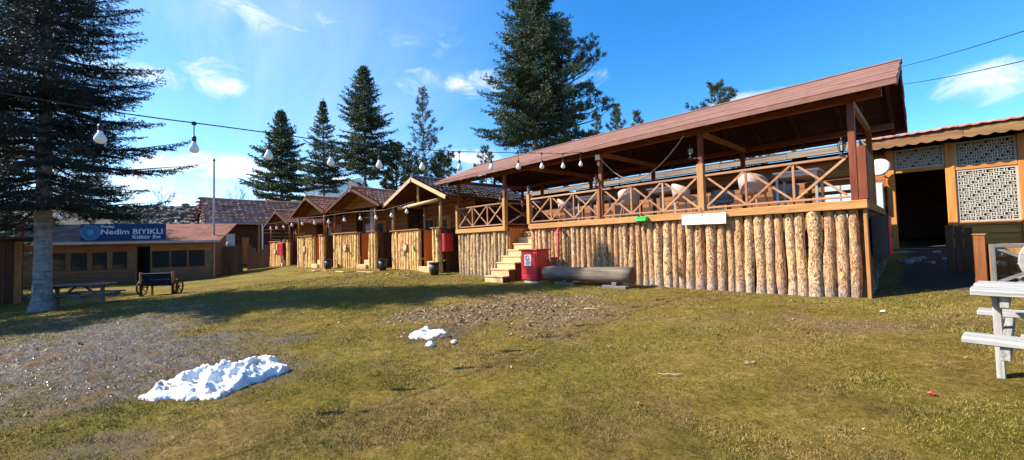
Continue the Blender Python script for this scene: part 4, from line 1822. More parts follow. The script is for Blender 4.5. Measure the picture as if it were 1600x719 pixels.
def hose_cabinet(loc, rz, label, w=.55, h=.72, d=.22):
    t = thing('hose_cabinet', label, 'cabinet', loc, rz, 'red fire hose cabinets')
    mb = MB()
    mb.box(-w / 2, w / 2, -d, 0, 0, h, .01)
    mb.obj('body', BLACK if 'black' in label else RED_DARK, t)  # black body colour stands for the shade on the cabinet's sides
    mb = MB()
    mb.box(-w / 2 + .004, w / 2 - .004, -d - .022, -d - .001, .004, h - .004, .008)
    dr = mb.obj('door', RED_PAINT, t)
    mb = MB()
    mb.box(w / 2 - .10, w / 2 - .07, -d - .034, -d - .023, h * .46, h * .56)
    mb.obj('handle', DARKMET, dr)
    return t


hose_cabinet((CXR + .03, 10.45, 1.12), R_(90), 'fire hose cabinet with sides coloured black for shade and a red door, on the cafe end wall', .56, .74, .24)

# ------------------------------------------------------------------ long hall with lattice panels
hall = athing('timber_hall', 'long low timber hall with white lattice panels and a dark open doorway', 'building', (0, 16, 1.08))
HY, HF, HE = 16.0, 1.10, 4.02
HX0, HX1 = -15.0, 7.5


def lattice(root, x0, x1, z0, z1, y, frame=.045):
    L = put('lattice_panel', None, root)
    mb = MB()
    mb.box(x0, x1, y - .03, y + .01, z0, z0 + frame)
    mb.box(x0, x1, y - .03, y + .01, z1 - frame, z1)
    mb.box(x0, x0 + frame, y - .029, y + .009, z0 + frame, z1 - frame)
    mb.box(x1 - frame, x1, y - .029, y + .009, z0 + frame, z1 - frame)
    m = plain('lattice_white', (.40, .36, .30), .6, 0, .1, 7, .05)
    mb.obj('frame', m, L)
    u = .084
    a0, a1, b0, b1 = x0 + frame, x1 - frame, z0 + frame, z1 - frame
    nx, nz = max(1, round((a1 - a0) / u)), max(1, round((b1 - b0) / u))
    ux, uz = (a1 - a0) / nx, (b1 - b0) / nz
    w = .0112
    mb = MB()
    for i in range(nx):
        for j in range(nz):
            cx, cz = a0 + ux * (i + .5), b0 + uz * (j + .5)
            if (i + j) % 2:
                mb.box(cx - w, cx + w, y - .022, y + .002, cz - uz / 2 + w, cz + uz / 2 - w)
            else:
                mb.box(cx - ux / 2 + w, cx + ux / 2 - w, y - .022, y + .002, cz - w, cz + w)
    for i in range(1, nx):
        for j in range(nz):
            if (i * 3 + j * 5) % 4:
                cx, cz = a0 + ux * i, b0 + uz * (j + .5)
                mb.box(cx - w, cx + w, y - .0235, y + .0035, cz - uz / 2 - w, cz + uz / 2 + w)
    for j in range(1, nz):
        mb.box(a0, a1, y - .0245, y + .0045, b0 + uz * j - w, b0 + uz * j + w)
    mb.obj('bars', m, L)


DX0, DX1 = -.62, .36
for x in (DX0 - .10, DX1 + .09, 1.68, 3.2, 4.9, 6.6):
    mb = MB()
    mb.box(x - .09, x + .09, HY - .10, HY + .08, HF - .25, HE - .10, .012)
    mb.obj('post', W_orange('z'), hall)
mb = MB()
mb.box(DX0, DX1, HY - .06, HY + .06, 3.24, 3.33, .008)
mb.obj('door_lintel', W_orange('x'), hall)
lattice(hall, DX0 + .002, DX1 - .002, 3.335, 3.90, HY)
lattice(hall, DX1 + .182, 1.588, 1.78, 3.15, HY - .03)
lattice(hall, DX1 + .182, 1.588, 3.26, 3.90, HY)
lattice(hall, 1.772, 3.108, 3.26, 3.90, HY)
lattice(hall, 1.772, 3.108, 1.78, 3.15, HY - .03)
for (a, b) in ((DX1 + .182, 1.588), (1.772, 3.108)):
    for z0_, z1_ in ((3.152, 3.255), (1.69, 1.775)):
        mb = MB()
        mb.box(a, b, HY - .08, HY + .05, z0_, z1_, .008)
        mb.obj('window_rail', W_orange('x'), hall)
    for j in range(3):
        mb = MB()
        mb.box(a, b, HY - .03 - .004 * (j % 2), HY + .02, HF - .25 + .315 * j, HF - .25 + .315 * (j + 1) - .008, .005)
        mb.obj('wall_plank', W_orange('x'), hall)
# plank wall behind the cafe
x = DX0 - .19
zz0, k = HF - .4, 0
z = 1.0
while z < 3.95:
    h = .19
    mb = MB()
    mb.box(HX0, DX0 - .195, HY - .02 - .006 * (k % 2), HY + .02, z, min(z + h - .008, 3.95), .005)
    mb.obj('wall_plank', W_mid('x') if k % 3 else W_dark('x'), hall)
    z += h
    k += 1
for (a, b) in ((-2.25, -1.45),):
    mb = MB()
    mb.box(a - .07, b + .07, HY - .075, HY - .028, 2.0, 3.25)
    wf = mb.obj('window_frame', W_orange('z'), hall)
    for i in range(2):
        mb = MB()
        aa = a + (b - a) / 2 * i + .02
        mb.box(aa, aa + (b - a) / 2 - .04, HY - .085, HY - .076, 2.06, 3.19)
        mb.obj('pane', BLUEGLASS, wf)
for (a, b) in ((-6.3, -5.2), (-9.8, -8.6), (-12.6, -11.6)):
    mb = MB()
    mb.box(a - .07, b + .07, HY - .075, HY - .028, 2.0, 3.2)
    wf = mb.obj('window_frame', W_mid('z'), hall)
    for i in range(2):
        mb = MB()
        aa = a + (b - a) / 2 * i + .02
        mb.box(aa, aa + (b - a) / 2 - .04, HY - .085, HY - .076, 2.06, 3.14)
        mb.obj('pane', GLASSY, wf)
# enclosing walls, floor and roof
mb = MB()
mb.box(HX0 + .04, HX1 - .04, 20.0, 20.1, .6, 4.7)
mb.box(HX0, HX0 + .1, HY + .10, 20.1, .6, 4.6)
mb.box(HX1 - .1, HX1, HY + .10, 20.1, .6, 4.6)
mb.box(-3.1, -3.0, HY + .10, 19.99, .6, 4.4)
mb.box(2.4, 2.5, HY + .10, 19.99, .6, 4.4)
mb.obj('wall', W_dark('x'), hall)  # dark interior colour makes the doorway's shade come out black
mb = MB()
mb.box(HX0 + .1, HX1 - .1, HY - .12, 20, HF - .35, HF, .01)
mb.obj('floor', plain('dark_stone_floor', (.13, .12, .11), .85, 0, .3, 5, .3), hall)
for (a, b) in ((HX0 - .2, DX0 - .45), (DX0 - .448, HX1 + .3)):
    grey = b < 0
    # board fascia with a scalloped lower edge on the right-hand stretch
    n = max(1, round((b - a) / 1.9))
    for i in range(n):
        p0, p1 = a + (b - a) * i / n, a + (b - a) * (i + 1) / n - .006
        mb = MB()
        if grey:
            mb.box(p0, p1, 15.36 + .004 * (i % 2), 15.39, HE - .02, HE + .17 - .015 * (i % 3), .005)
        else:
            m_ = 7
            poly = [(p0, HE + .17), (p0, HE - .06)]
            for q in range(m_ * 6 + 1):
                u = q / (m_ * 6)
                poly.append((p0 + (p1 - p0) * u, HE - .07 - .045 * abs(math.sin(PI * m_ * u))))
            poly += [(p1, HE - .06), (p1, HE + .17)]
            mb.prism([(u, v) for u, v in poly], (0, 15.36, 0), (1, 0, 0), (0, 0, 1), (0, 1, 0), .028)
        mb.obj('fascia_board', wood('weathered_fascia', [(.12, .090, .068), (.22, .17, .13), (.31, .25, .20)], 'x', .85, .3) if grey else wood('tan_fascia', [(.12, .055, .024), (.21, .105, .045), (.31, .17, .08)], 'x', .75, .2), hall)
mb = MB()
mb.frame(((HX0 + HX1) / 2, 17.75, HE + .46), (1, 0, 0), Vector((0, 1, .12)).normalized(), Vector((0, -.12, 1)).normalized(), HX1 - HX0 + .6, 4.8, .05)
mb.obj('roof', W_dark('x'), hall)


def tile_slope(root, o, ax, up, wid, length, mat, col=.21, course=.34, amp=.026, seed=0, name='roof_tiles', step=.045):
    """Courses of curved tiles on a slope: o is the lower left corner, ax along the eave, up the slope."""
    o, ax, up = Vector(o), Vector(ax).normalized(), Vector(up).normalized()
    nrm = ax.cross(up).normalized()
    rng = np.random.default_rng(seed)
    nc = max(2, int(wid / col)) * 6
    nr = max(1, int(length / course))
    V, F = [], []
    for j in range(nr):
        s0 = length * j / nr - .03
        s1 = length * (j + 1) / nr + .02
        jit = rng.normal(0, .16 * step, nc // 6 + 1)
        lift = rng.normal(0, .16 * step, nc // 6 + 1)
        base = len(V)
        for r_, (s, hh) in enumerate(((s0, .0), (s0, step), (s1, step * .4))):
            for c in range(nc + 1):
                u = wid * c / nc
                w = amp * (math.cos(2 * PI * c / 6) * .5 + .5) + lift[c // 6]
                p = o + ax * u + up * (s + jit[c // 6]) + nrm * (hh + w + .005 * (j % 2))
                V.append(p[:])
        for r_ in range(2):
            for c in range(nc):
                a = base + r_ * (nc + 1) + c
                F.append((a, a + 1, a + nc + 2, a + nc + 1))
    ob = put(name, np_mesh(name, np.array(V), np.array(F), mat), root)
    ob['kind'] = 'stuff'
    mb = MB()
    mb.frame(o + ax * (wid / 2) + up * (length / 2) - nrm * .022, ax, up, nrm, wid - .02, length - .02, .03)
    mb.obj('roof_deck', W_dark('x'), root)
    return ob


tile_slope(hall, (DX0 - .6, 15.33, HE + .17), (1, 0, 0), (0, 1, .12), HX1 - DX0 + .8, 4.7, TILE, .22, .38, .018, 4)

t = athing('satellite_dish', 'round white satellite dish on the hall wall left of the doorway', 'satellite dish', (-.95, 15.6, 3.3))
mb = MB()
prof = [(.002, -.05), (.13, -.038), (.25, .0), (.255, .004), (.13, -.028), (.002, -.04)]
ax = Vector((-.1, -1, .25)).normalized()
mb.lathe(prof, 20, (-.93, 15.50, 3.42), ax)
mb.obj('reflector', WHITE, t, True)
mb = MB()
mb.tube([(-.93, 15.56, 3.40), (-.93, 15.80, 3.30), (-.93, 15.90, 3.30)], .02, 6)
mb.obj('arm', GREYMET, t)
t = athing('meter_box', 'tall pale grey meter box on the hall wall below the dish', 'box', (-1.0, 15.8, 2.1))
mb = MB()
mb.box(-1.13, -.87, 15.72, 15.90, 2.2, 3.0, .01)
mb.obj('body', plain('pale_grey_plastic2', (.46, .47, .48), .5, 0, .08, 9, 0), t)
mb = MB()
mb.box(-1.11, -.89, 15.708, 15.719, 2.24, 2.96, .004)
mb.obj('door', plain('pale_grey_plastic3', (.50, .51, .52), .5, 0, .08, 9, 0), t)
mb = MB()
mb.tube([(-1.0, 15.80, 2.2), (-1.0, 15.82, 1.1)], .025, 6)
mb.obj('conduit', GREYMET, t)

# doorway clutter seen dimly inside
t = athing('stone_step', 'flat grey stone step in front of the dark hall doorway', 'step', (-.1, 15.6, 1.0))
mb = MB()
mb.box(DX0 - .35, DX1 + .3, 15.25, 15.86, .75, 1.03, .03)
mb.obj('slab', STONE, t)
for k in range(7):
    mb = MB()
    x = -.55 + .13 * k + rng.uniform(-.03, .03)
    s = rng.uniform(.06, .13)
    y = 15.0 - rng.uniform(0, 1.6)
    mb.lathe([(s * .8, -.04), (s, .02), (s * .8, s * .7), (.01, s * .8)], 7)
    o = mb.obj('rock', STONE)
    o.location = (x, y, G(x, y))
    o.rotation_euler = (0, 0, k)
    tag(o, 'grey rock on the dark earth path to the hall doorway', 'rock', 'rocks on the path to the hall')

# firewood crate and wheel at the right
GXY = (.72, 10.8)
gzb = G(.9, 10.8)
t = athing('stone_crate', 'timber framed crate filled with grey stones, braced with crossed bars', 'crate', (1.0, 10.9, gzb))
z0, z1 = gzb + .02, gzb + .74
for x in (.74, 1.86):
    mb = MB()
    mb.box(x - .03, x + .03, 10.80, 10.86, z0 - .1, z1, .005)
    mb.obj('upright', W_shade('z'), t)
for z in (z0 + .03, z1 - .03):
    mb = MB()
    mb.box(.772, 1.828, 10.80, 10.86, z - .03, z + .03, .005)
    mb.obj('frame_rail', W_shade('x'), t)
for (a, b) in (((.78, z0 + .07), (1.82, z1 - .07)), ((.78, z1 - .07), (1.82, z0 + .07))):
    mb = MB()
    s = 0 if a[1] < b[1] else .022
    mb.bar((a[0], 10.815 + s, a[1]), (b[0], 10.815 + s, b[1]), .02, .05)
    mb.obj('diagonal_brace', W_shade('x'), t)
rg = random.Random(3)
for k in range(44):
    x = rg.uniform(.80, 1.80)
    z = gzb + .07 + .52 * (k / 44)
    y = rg.uniform(10.92, 11.2)
    s = rg.uniform(.06, .11)
    mb = MB()
    mb.lathe([(s * .6, -s * .6), (s, -s * .1), (s * .9, s * .35), (s * .4, s * .6)], 6)
    mb.v = [(a * (1 + .2 * math.sin(i * 3 + k)) + x, b * .8 + y, c * .8 + z) for i, (a, b, c) in enumerate(mb.v)]
    mb.obj('stone', STONE, t)
mb = MB()
mb.box(.70, 1.90, 11.30, 11.34, z0 - .08, z1)
mb.box(.70, .72, 10.87, 11.295, z0 - .08, z1)
mb.box(1.88, 1.90, 10.87, 11.295, z0 - .08, z1)
mb.obj('back_board', W_mid('z'), t)
t = athing('gate_post', 'square brown timber post between the doorway path and the stone crate', 'post', (.62, 10.9, gzb))
mb = MB()
mb.box(.52, .67, 10.84, 10.99, gzb - .1, gzb + .90, .012)
mb.obj('shaft', W_red('z'), t)
mb = MB()
mb.box(.51, .68, 10.83, 11.0, gzb + .901, gzb + .925, .008)
mb.obj('cap', W_mid('x'), t)
t = athing('dark_plank', 'dark weathered door leaf leaning by the path left of the square post', 'door leaf', (.2, 12.4, G(.3, 12.4)))
for k in range(3):
    mb = MB()
    zb = G(.4, 12.4)
    mb.box(.22 + .13 * k, .22 + .13 * k + .12, 12.4, 12.43, zb - .03, zb + .98 - .03 * k, .004)
    mb.obj('plank', W_dark('z'), t)
mb = MB()
mb.box(.22, .60, 12.432, 12.455, G(.4, 12.4) + .2, G(.4, 12.4) + .28)
mb.box(.22, .60, 12.432, 12.455, G(.4, 12.4) + .7, G(.4, 12.4) + .78)
mb.obj('ledge', W_dark('x'), t)


def wagon_wheel(parent, c, R, axis, mat_r, mat_s, name='wheel', ns=10, w=.06):
    """Spoked wooden wheel as a part with rim, hub and spokes."""
    wh = put(name, None, parent)
    ax = Vector(axis).normalized()
    s = ax.orthogonal().normalized()
    u = ax.cross(s)
    c = Vector(c)
    nseg = 6
    for g in range(nseg):
        mb = MB()
        m = 5
        vs, fs = [], []
        for i in range(m + 1):
            a = 2 * PI * (g + .008 + .984 * i / m) / nseg
            d = s * math.cos(a) + u * math.sin(a)
            for (r, h) in ((R * .84, -w / 2), (R, -w / 2), (R, w / 2), (R * .84, w / 2)):
                vs.append(c + d * r + ax * h)
        for i in range(m):
            for k in range(4):
                k2 = (k + 1) % 4
                fs.append((i * 4 + k, i * 4 + k2, (i + 1) * 4 + k2, (i + 1) * 4 + k))
        fs.append((3, 2, 1, 0))
        fs.append((m * 4, m * 4 + 1, m * 4 + 2, m * 4 + 3))
        mb.add(vs, fs)
        mb.obj('rim_segment', mat_r, wh)
    for k in range(ns):
        a = 2 * PI * k / ns
        d = s * math.cos(a) + u * math.sin(a)
        mb = MB()
        mb.tube([c + d * R * .13, c + d * R * .845], [.016 * R / .4 + .006, .013 * R / .4 + .005], 6)
        mb.obj('spoke', mat_s, wh)
    mb = MB()
    mb.lathe([(R * .10, -w * .9), (R * .15, -w * .6), (R * .15, w * .6), (R * .10, w * .9)], 12, c, ax)
    mb.obj('hub', mat_s, wh)
    return wh


t = athing('wagon_wheel', 'old grey wooden wagon wheel leaning on the stone crate', 'wheel', (1.45, 10.6, gzb))
wagon_wheel(t, (1.42, 10.66, G(1.42, 10.66) + .42), .44, (.25, -1, .22), W_grey('x'), W_grey('z'), 'wheel', 10, .07)

# ------------------------------------------------------------------ cabins
CABG = 'wooden cabins in a row'


def cabin(label, x, y, rz, sc, seed, pale_barge=False, tie=False, tilemat=TILE, column=False):
    rng = random.Random(seed)
    z = G(x, y)
    root = thing('cabin', label, 'cabin', (x, y, z), R_(rz), CABG)
    root.scale = (sc, sc, sc)
    FZ, TOP = .50, 1.85
    XL, XO, XP, XR = -2.35, -.02, .84, 1.38
    W = 2.35
    RZ_, EZ_ = 4.06, 3.06
    YF, YW, YB = .32, 2.15, 6.0
    palisade(root, XL, XO, YF + .1, -.06, TOP - .035, V_CAB, .075, .115, rng)
    palisade(root, XP, XR + .05, YF + .1, -.06, TOP - .03, V_CAB, .10, .14, rng)
    mb = MB()
    mb.box(XL - .04, XO + .02, YF - .06, YF + .24, TOP - .033, TOP + .02, .008)
    mb.obj('parapet_cap', W_mid('x'), root)
    mb = MB()
    mb.box(XP - .03, XR + .10, YF - .06, YF + .24, TOP - .028, TOP + .02, .008)
    mb.obj('parapet_cap', W_mid('x'), root)
    # round slice of log hung on the palisade
    mb = MB()
    mb.lathe([(.20, 0), (.205, .01), (.20, .05)], 16, (-1.12, YF - .02, 1.08), (0, -1, 0))
    sl2 = mb.obj('log_slice', W_mid('z'), root)
    mb = MB()
    mb.lathe([(.165, 0), (.160, .008)], 16, (-1.12, YF - .0705, 1.08), (0, -1, 0))
    mb.obj('slice_face', W_new('x'), sl2)
    # steps
    for i in range(2):
        mb = MB()
        mb.box(XO + .03 + .30 * (i == 1), XP - .03, YF - .12 + .24 * i, YF + .13 + .24 * i, -.06, .22 * (i + 1), .01)
        mb.obj('step', W_new('x'), root)
    mb = MB()
    mb.box(XL + .1, XR, YF + .42, YW, FZ - .06, FZ)
    mb.obj('porch_floor', W_mid('y'), root)
    # inner board lining of the opening
    for xx in (XO + .012, XP - .012):
        mb = MB()
        mb.box(xx - .012, xx + .012, YF + .21, YF + 1.0, .02, TOP - .06)
        mb.obj('lining_board', W_orange('z'), root)
    for k in range(5):
        mb = MB()
        a = XO + .03 + (XP - XO - .06) * k / 5
        mb.box(a, a + (XP - XO - .06) / 5 - .006, YF + 1.0, YF + 1.03, .3, TOP - .08, .003)
        mb.obj('gate_plank', W_orange('z'), root)
    # posts
    for (px, py, zt) in ((XL + .06, YF + .10, EZ_ + .02), (XR - .02, YF + .10, EZ_ + .30), (XL + .35, YW - .15, EZ_)):
        mb = MB()
        mb.tube([(px, py, TOP), (px + .01, py, (TOP + zt) / 2), (px, py, zt)], [.07, .062, .058], 8)
        mb.obj('post', W_new('z') if pale_barge else W_mid('z'), root, True)
    if column:
        mb = MB()
        mb.tube([(-.05, YF + .9, FZ), (-.05, YF + .9, EZ_ + .35)], [.13, .12], 12)
        mb.obj('column', wood('birch', [(.34, .32, .30), (.50, .48, .45), (.58, .56, .53)], 'z', .7, .1), root, True)
        mb = MB()
        mb.box(-.55, -.05, YF + .72, YF + .80, 2.62, 2.66)
        mb.obj('shelf', W_new('x'), root)
    # room walls of stacked boards
    nb = 13
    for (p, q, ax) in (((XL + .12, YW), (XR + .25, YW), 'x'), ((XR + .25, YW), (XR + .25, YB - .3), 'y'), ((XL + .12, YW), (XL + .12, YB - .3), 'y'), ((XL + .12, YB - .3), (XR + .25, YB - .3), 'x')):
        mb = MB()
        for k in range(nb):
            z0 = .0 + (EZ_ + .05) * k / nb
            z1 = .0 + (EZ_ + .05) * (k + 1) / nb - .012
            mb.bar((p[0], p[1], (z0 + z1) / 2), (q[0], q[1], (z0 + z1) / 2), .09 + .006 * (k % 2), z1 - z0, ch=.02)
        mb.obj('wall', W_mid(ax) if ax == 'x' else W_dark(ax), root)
    # low side wall of the porch
    for k in range(9):
        mb = MB()
        a = YF + .26 + k * .175
        mb.box(XR + .10 + .005 * (k % 2), XR + .13 + .005 * (k % 2), a, a + .168, -.04, TOP - .05, .004)
        mb.obj('side_plank', W_dark('z'), root)
    # gable infill boards in front of the room
    mb = MB()
    for k in range(5):
        zz_ = EZ_ + .06 + .17 * k
        hw = (W - .25) * (1 - (zz_ - EZ_) / (RZ_ - EZ_)) - .05
        if hw > .1:
            gy = YW if tie else YF + .42
            mb.box(-hw, hw, gy - .04, gy + .03, zz_, zz_ + .16)
    mb.obj('gable', W_mid('x'), root)
    # door and window
    mb = MB()
    mb.box(-1.05, -.05, YW - .10, YW - .055, FZ, 2.52)
    dr = mb.obj('door', W_orange('z'), root)
    mb = MB()
    mb.box(-.80, -.30, YW - .112, YW - .101, 1.45, 2.35)
    mb.obj('door_glass', GLASSY, dr)
    mb = MB()
    mb.lathe([(.03, 0), (.03, .06)], 8, (-.14, YW - .10, 1.45), (0, -1, 0))
    mb.obj('handle', DARKMET, dr)
    mb = MB()
    mb.box(-2.02, -1.30, YW - .10, YW - .055, 1.45, 2.45)
    wn = mb.obj('window', W_orange('z'), root)
    for k in range(2):
        mb = MB()
        mb.box(-1.96 + .32 * k, -1.68 + .32 * k, YW - .112, YW - .101, 1.52, 2.38)
        mb.obj('pane', BLUEGLASS if column else GLASSY, wn)
    # roof
    up = Vector((W, 0, RZ_ - EZ_))
    L = up.length
    tile_slope(root, (W, -.05, EZ_), (0, 1, 0), (-W, 0, RZ_ - EZ_), YB + .05, L, tilemat, .21, .33, .028, seed)
    tile_slope(root, (-W, YB, EZ_), (0, -1, 0), (W, 0, RZ_ - EZ_), YB + .05, L, tilemat, .21, .33, .028, seed + 1)
    mb = MB()
    n_ = 16
    mb.tube([(0, -.07, RZ_ + .045), (0, YB * .5, RZ_ + .05), (0, YB + .02, RZ_ + .045)], [.085] * 3, 8)
    mb.obj('ridge_tiles', tilemat, root)
    for s in (-1, 1):
        mb = MB()
        nrm = Vector((s * (RZ_ - EZ_), 0, W)).normalized()
        a = Vector((s * (W + .02), -.09, EZ_ - .02)) - nrm * .055
        b = Vector((-s * .0, -.09, RZ_ - .01)) - nrm * .055
        mb.bar(a, b, .03, .15 if pale_barge else .10, up=nrm)
        mb.obj('bargeboard', W_new('x') if pale_barge else W_dark('x'), root)
    for k in range(6):
        for s in (-1, 1):
            mb = MB()
            yy = .12 + k * .9
            nrm = Vector((s * (RZ_ - EZ_), 0, W)).normalized()
            mb.bar(Vector((s * (W - .05), yy, EZ_ + .02)) - nrm * .10, Vector((s * .06, yy, RZ_ - .03)) - nrm * .10, .06, .09, up=nrm)
            mb.obj('rafter', W_dark('x'), root)
    for s in (-1, 1):
        mb = MB()
        mb.box(s * (W - .22) - .05, s * (W - .22) + .05, .05, YB - .1, EZ_ - .07, EZ_ + .05)
        mb.obj('eave_beam', W_mid('y'), root)
    if tie:
        mb = MB()
        mb.tube([(-1.55, YF - .05, 2.86), (0, YF - .05, 2.93), (XR + .05, YF - .05, 3.0)], [.07, .075, .07], 8)
        mb.obj('tie_log', W_new('x'), root, True)
        mb = MB()
        mb.tube([(0, YF - .05, 3.0), (0, YF - .05, RZ_ - .12)], [.05, .045], 8)
        mb.obj('king_post', W_new('z'), root, True)
    # trophies hung at the ridge end
    mb = MB()
    mb.lathe([(.05, 0), (.06, .05), (.03, .14)], 8, (0, -.11, RZ_ - .22))
    mb.obj('ridge_ornament', W_grey('z'), root)
    return root


CABS = [(-15.42, 9.02, 3.5, 1.0), (-20.05, 8.28, 9.5, 1.0), (-24.75, 7.62, 4.0, 1.0), (-31.0, 7.60, 5.0, .93)]
cabin('cabin with pale bargeboards and a light tie log under its gable, next to the cafe', *CABS[0], 21, True, True, TILE_GREY)
cabin('cabin with a birch column on its porch, second from the cafe', *CABS[1], 22, False, False, TILE, True)
cabin('cabin with narrow gable, third from the cafe, between two others', *CABS[2], 23)
cabin('shaded small cabin at the far end of the row beside the tiled house', *CABS[3], 24)

# small things round the cabins


def bin_(x, y, label, src=[None]):
    z = G(x, y) - .005
    if src[0]:
        return copy_thing(src[0], (x, y, z), .4, None, label)
    t = thing('waste_bin', label, 'bin', (x, y, z), 0, 'black bins between the cabins')
    mb = MB()
    mb.lathe([(.15, 0), (.20, .46)], 14)
    mb.obj('body', BLACK, t, True)
    mb = MB()
    mb.lathe([(.20, .46), (.225, .465), (.225, .51), (.19, .515)], 14)
    mb.obj('rim', DARKMET, t)
    src[0] = t
    return t


bin_(-13.75, 8.95, 'black bucket bin between the palisades of the nearest cabin and the cafe')
bin_(-17.55, 8.65, 'black bucket bin in the gap between the nearest and second cabins')
bin_(-22.1, 7.85, 'black bucket bin in the gap left of the cabin with the birch column')
hose_cabinet((-13.86, 9.62, 1.28), R_(93.5), 'red hose cabinet on the dark side wall of the cabin next to the cafe', .46, .74, .16)
hose_cabinet((-29.4, 7.55, 1.18), R_(20), 'red hose cabinet on a post right of the shaded far cabin', .55, .8, .16)
t = athing('cabinet_post', 'dark post carrying the far red hose cabinet', 'post', (-29.45, 7.62, .4))
mb = MB()
mb.box(-29.75, -29.05, 7.63, 7.68, .3, 2.2)
mb.obj('board', W_dark('z'), t)
mb = MB()
mb.box(-29.46, -29.34, 7.685, 7.75, .3, 2.3)
mb.obj('stake', W_dark('z'), t)


# ------------------------------------------------------------------ strings of lamps
def lamp_string(name, label, pts, bulbs, drop, r, wire=.008, group='lamp strings'):
    """Cable through pts; each bulb hangs below the point given."""
    t = athing(name, label, 'string lights', bulbs[0], group)
    mb = MB()
    mb.tube(pts, wire, 5)
    mb.obj('cable', BLACK, t)
    for b in bulbs:
        b = Vector(b)
        lp = put('lamp', None, t)
        mb = MB()
        mb.lathe([(.018, -.018), (.030, -.004), (.026, .02), (.012, .03)], 7, b)
        mb.tube([b, b - Vector((0, 0, drop))], wire * .8, 5)
        k = r / .075
        mb.lathe([(.022 * k, 0), (.034 * k, -.02 * k), (.034 * k, -.085 * k), (.030 * k, -.10 * k)], 9, b - Vector((0, 0, drop)))
        mb.obj('socket', BLACK, lp)
        mb = MB()
        o = b - Vector((0, 0, drop + .10 * k))
        mb.lathe([(.030 * k, 0), (.034 * k, -.03 * k), (.060 * k, -.075 * k), (.075 * k, -.115 * k), (.070 * k, -.155 * k), (.045 * k, -.185 * k), (.002, -.195 * k)], 14, o)
        mb.obj('bulb', BULB, lp, True)


K = .93
BY_ = [-1.05, -.2, .72, 1.64, 2.58, 3.46, 4.38, 5.32, 6.25, 7.15, 8.04, 8.94, 9.78]


def cab_z(y):
    return float(np.interp(y, [-4, -1, .08, .7, 1.64, 2.61, 4.1, 5.36, 6.94, 8.96, 9.88], [3.42, 3.33, 3.30, 3.32, 3.34, 3.35, 3.45, 3.57, 3.77, 4.03, 4.2]))


pts = [(-7.1 * K, y * K, (cab_z(y) - 1.5) * K + 1.5) for y in np.linspace(-5, 9.86, 34)]
bl = [(-7.1 * K, y * K, (cab_z(y) - 1.5) * K + 1.5 - .012) for y in BY_]
lamp_string('string_light', 'long string of big white bulbs crossing the lawn sky to the cafe eave', pts, bl, .16, .057)

cp = [(-30.6, 7.0, 3.30), (-27.8, 7.0, 3.22), (-24.3, 6.95, 3.26), (-21.5, 7.3, 3.18), (-18.6, 7.72, 3.20), (-16.6, 8.28, 3.16), (-14.6, 8.62, 3.35)]
bl = []
for i in range(6):
    a, b = Vector(cp[i]), Vector(cp[i + 1])
    for u in (.25, .75):
        q = a.lerp(b, u)
        bl.append((q.x, q.y, q.z - .01))
lamp_string('string_light', 'string of small white bulbs strung across the cabin gables', cp, bl, .10, .075)
a, b = Vector((-31.92, -4.35, 4.0)), Vector((-29.3, 4.4, 3.62))
cp = [a.lerp(b, i / 12) - Vector((0, 0, .18 * math.sin(PI * i / 12))) for i in range(13)]
bl = [a.lerp(b, u) - Vector((0, 0, .18 * math.sin(PI * u) + .01)) for u in (.10, .235, .37, .50, .63, .755, .88)]
lamp_string('string_light', 'string of white bulbs above the blue banner of the low brown-roofed house', cp, bl, .06, .085)

# ------------------------------------------------------------------ the low house at the left with the banner
CR, CLf = Vector((-29.77, 3.84, 0)), Vector((-33.4, -4.55, 0))
hv = (CR - CLf)
HL = hv.length
hrz = math.atan2(hv.y, hv.x)
hz_ = -.12
house = thing('culture_house', 'low wooden house with brown sheet roof, dark windows and a blue banner', 'house', (CLf.x, CLf.y, hz_), hrz)
EH = 2.30


def px_u(px):
    """Distance along the facade from its left end for a column in the picture."""
    d = RIGHT * (px - 800) - BACK * 631
    dd, ee = Vector((d.x, d.y)), Vector((hv.x, hv.y)).normalized()
    # solve CLf + ee*u = dd*t
    det = ee.x * (-dd.y) + dd.x * ee.y
    return (-CLf.x * (-dd.y) - dd.x * CLf.y) / det


WIN = [(78, 103), (112, 137), (145, 168), (176, 199), (238, 265), (268, 292), (295, 320)]
DOOR = (212, 235)
for (x0, x1, nm) in ((-1.5, px_u(DOOR[0]), 0), (px_u(DOOR[1]), HL, 1)):
    nb = 4
    for k in range(nb):
        mb = MB()
        mb.box(x0, x1, .0 - .008 * (k % 2), .05, .04 + .20 * k, .04 + .20 * (k + 1) - .008, .005)
        mb.obj('wall_plank', W_house('x'), house)
    mb = MB()
    mb.box(x0, x1, -.012, .05, 1.78, EH - .02, .005)
    mb.obj('wall_plank', W_beam('x'), house)
mb = MB()
mb.box(px_u(DOOR[0]), px_u(DOOR[1]), -.010, .05, 2.05, EH - .022, .005)
mb.obj('wall_plank', W_beam('x'), house)
prev = -1.5
us = []
for a, b in WIN:
    us.append((px_u(a), px_u(b)))
edges = [-1.5] + [u for w in us for u in w] + [HL]
gaps = sorted([(edges[0], us[0][0])] + [(us[i][1], us[i + 1][0]) for i in range(len(us) - 1)] + [(us[-1][1], HL)])
du0, du1 = px_u(DOOR[0]), px_u(DOOR[1])
for a, b in gaps:
    if a < du0 < b:
        parts_ = [(a, du0), (du1, b)]
    else:
        parts_ = [(a, b)]
    for p, q in parts_:
        if q - p > .02:
            mb = MB()
            mb.box(p, q, -.016, .055, .842, 1.778, .006)
            mb.obj('mullion', W_house('z'), house)
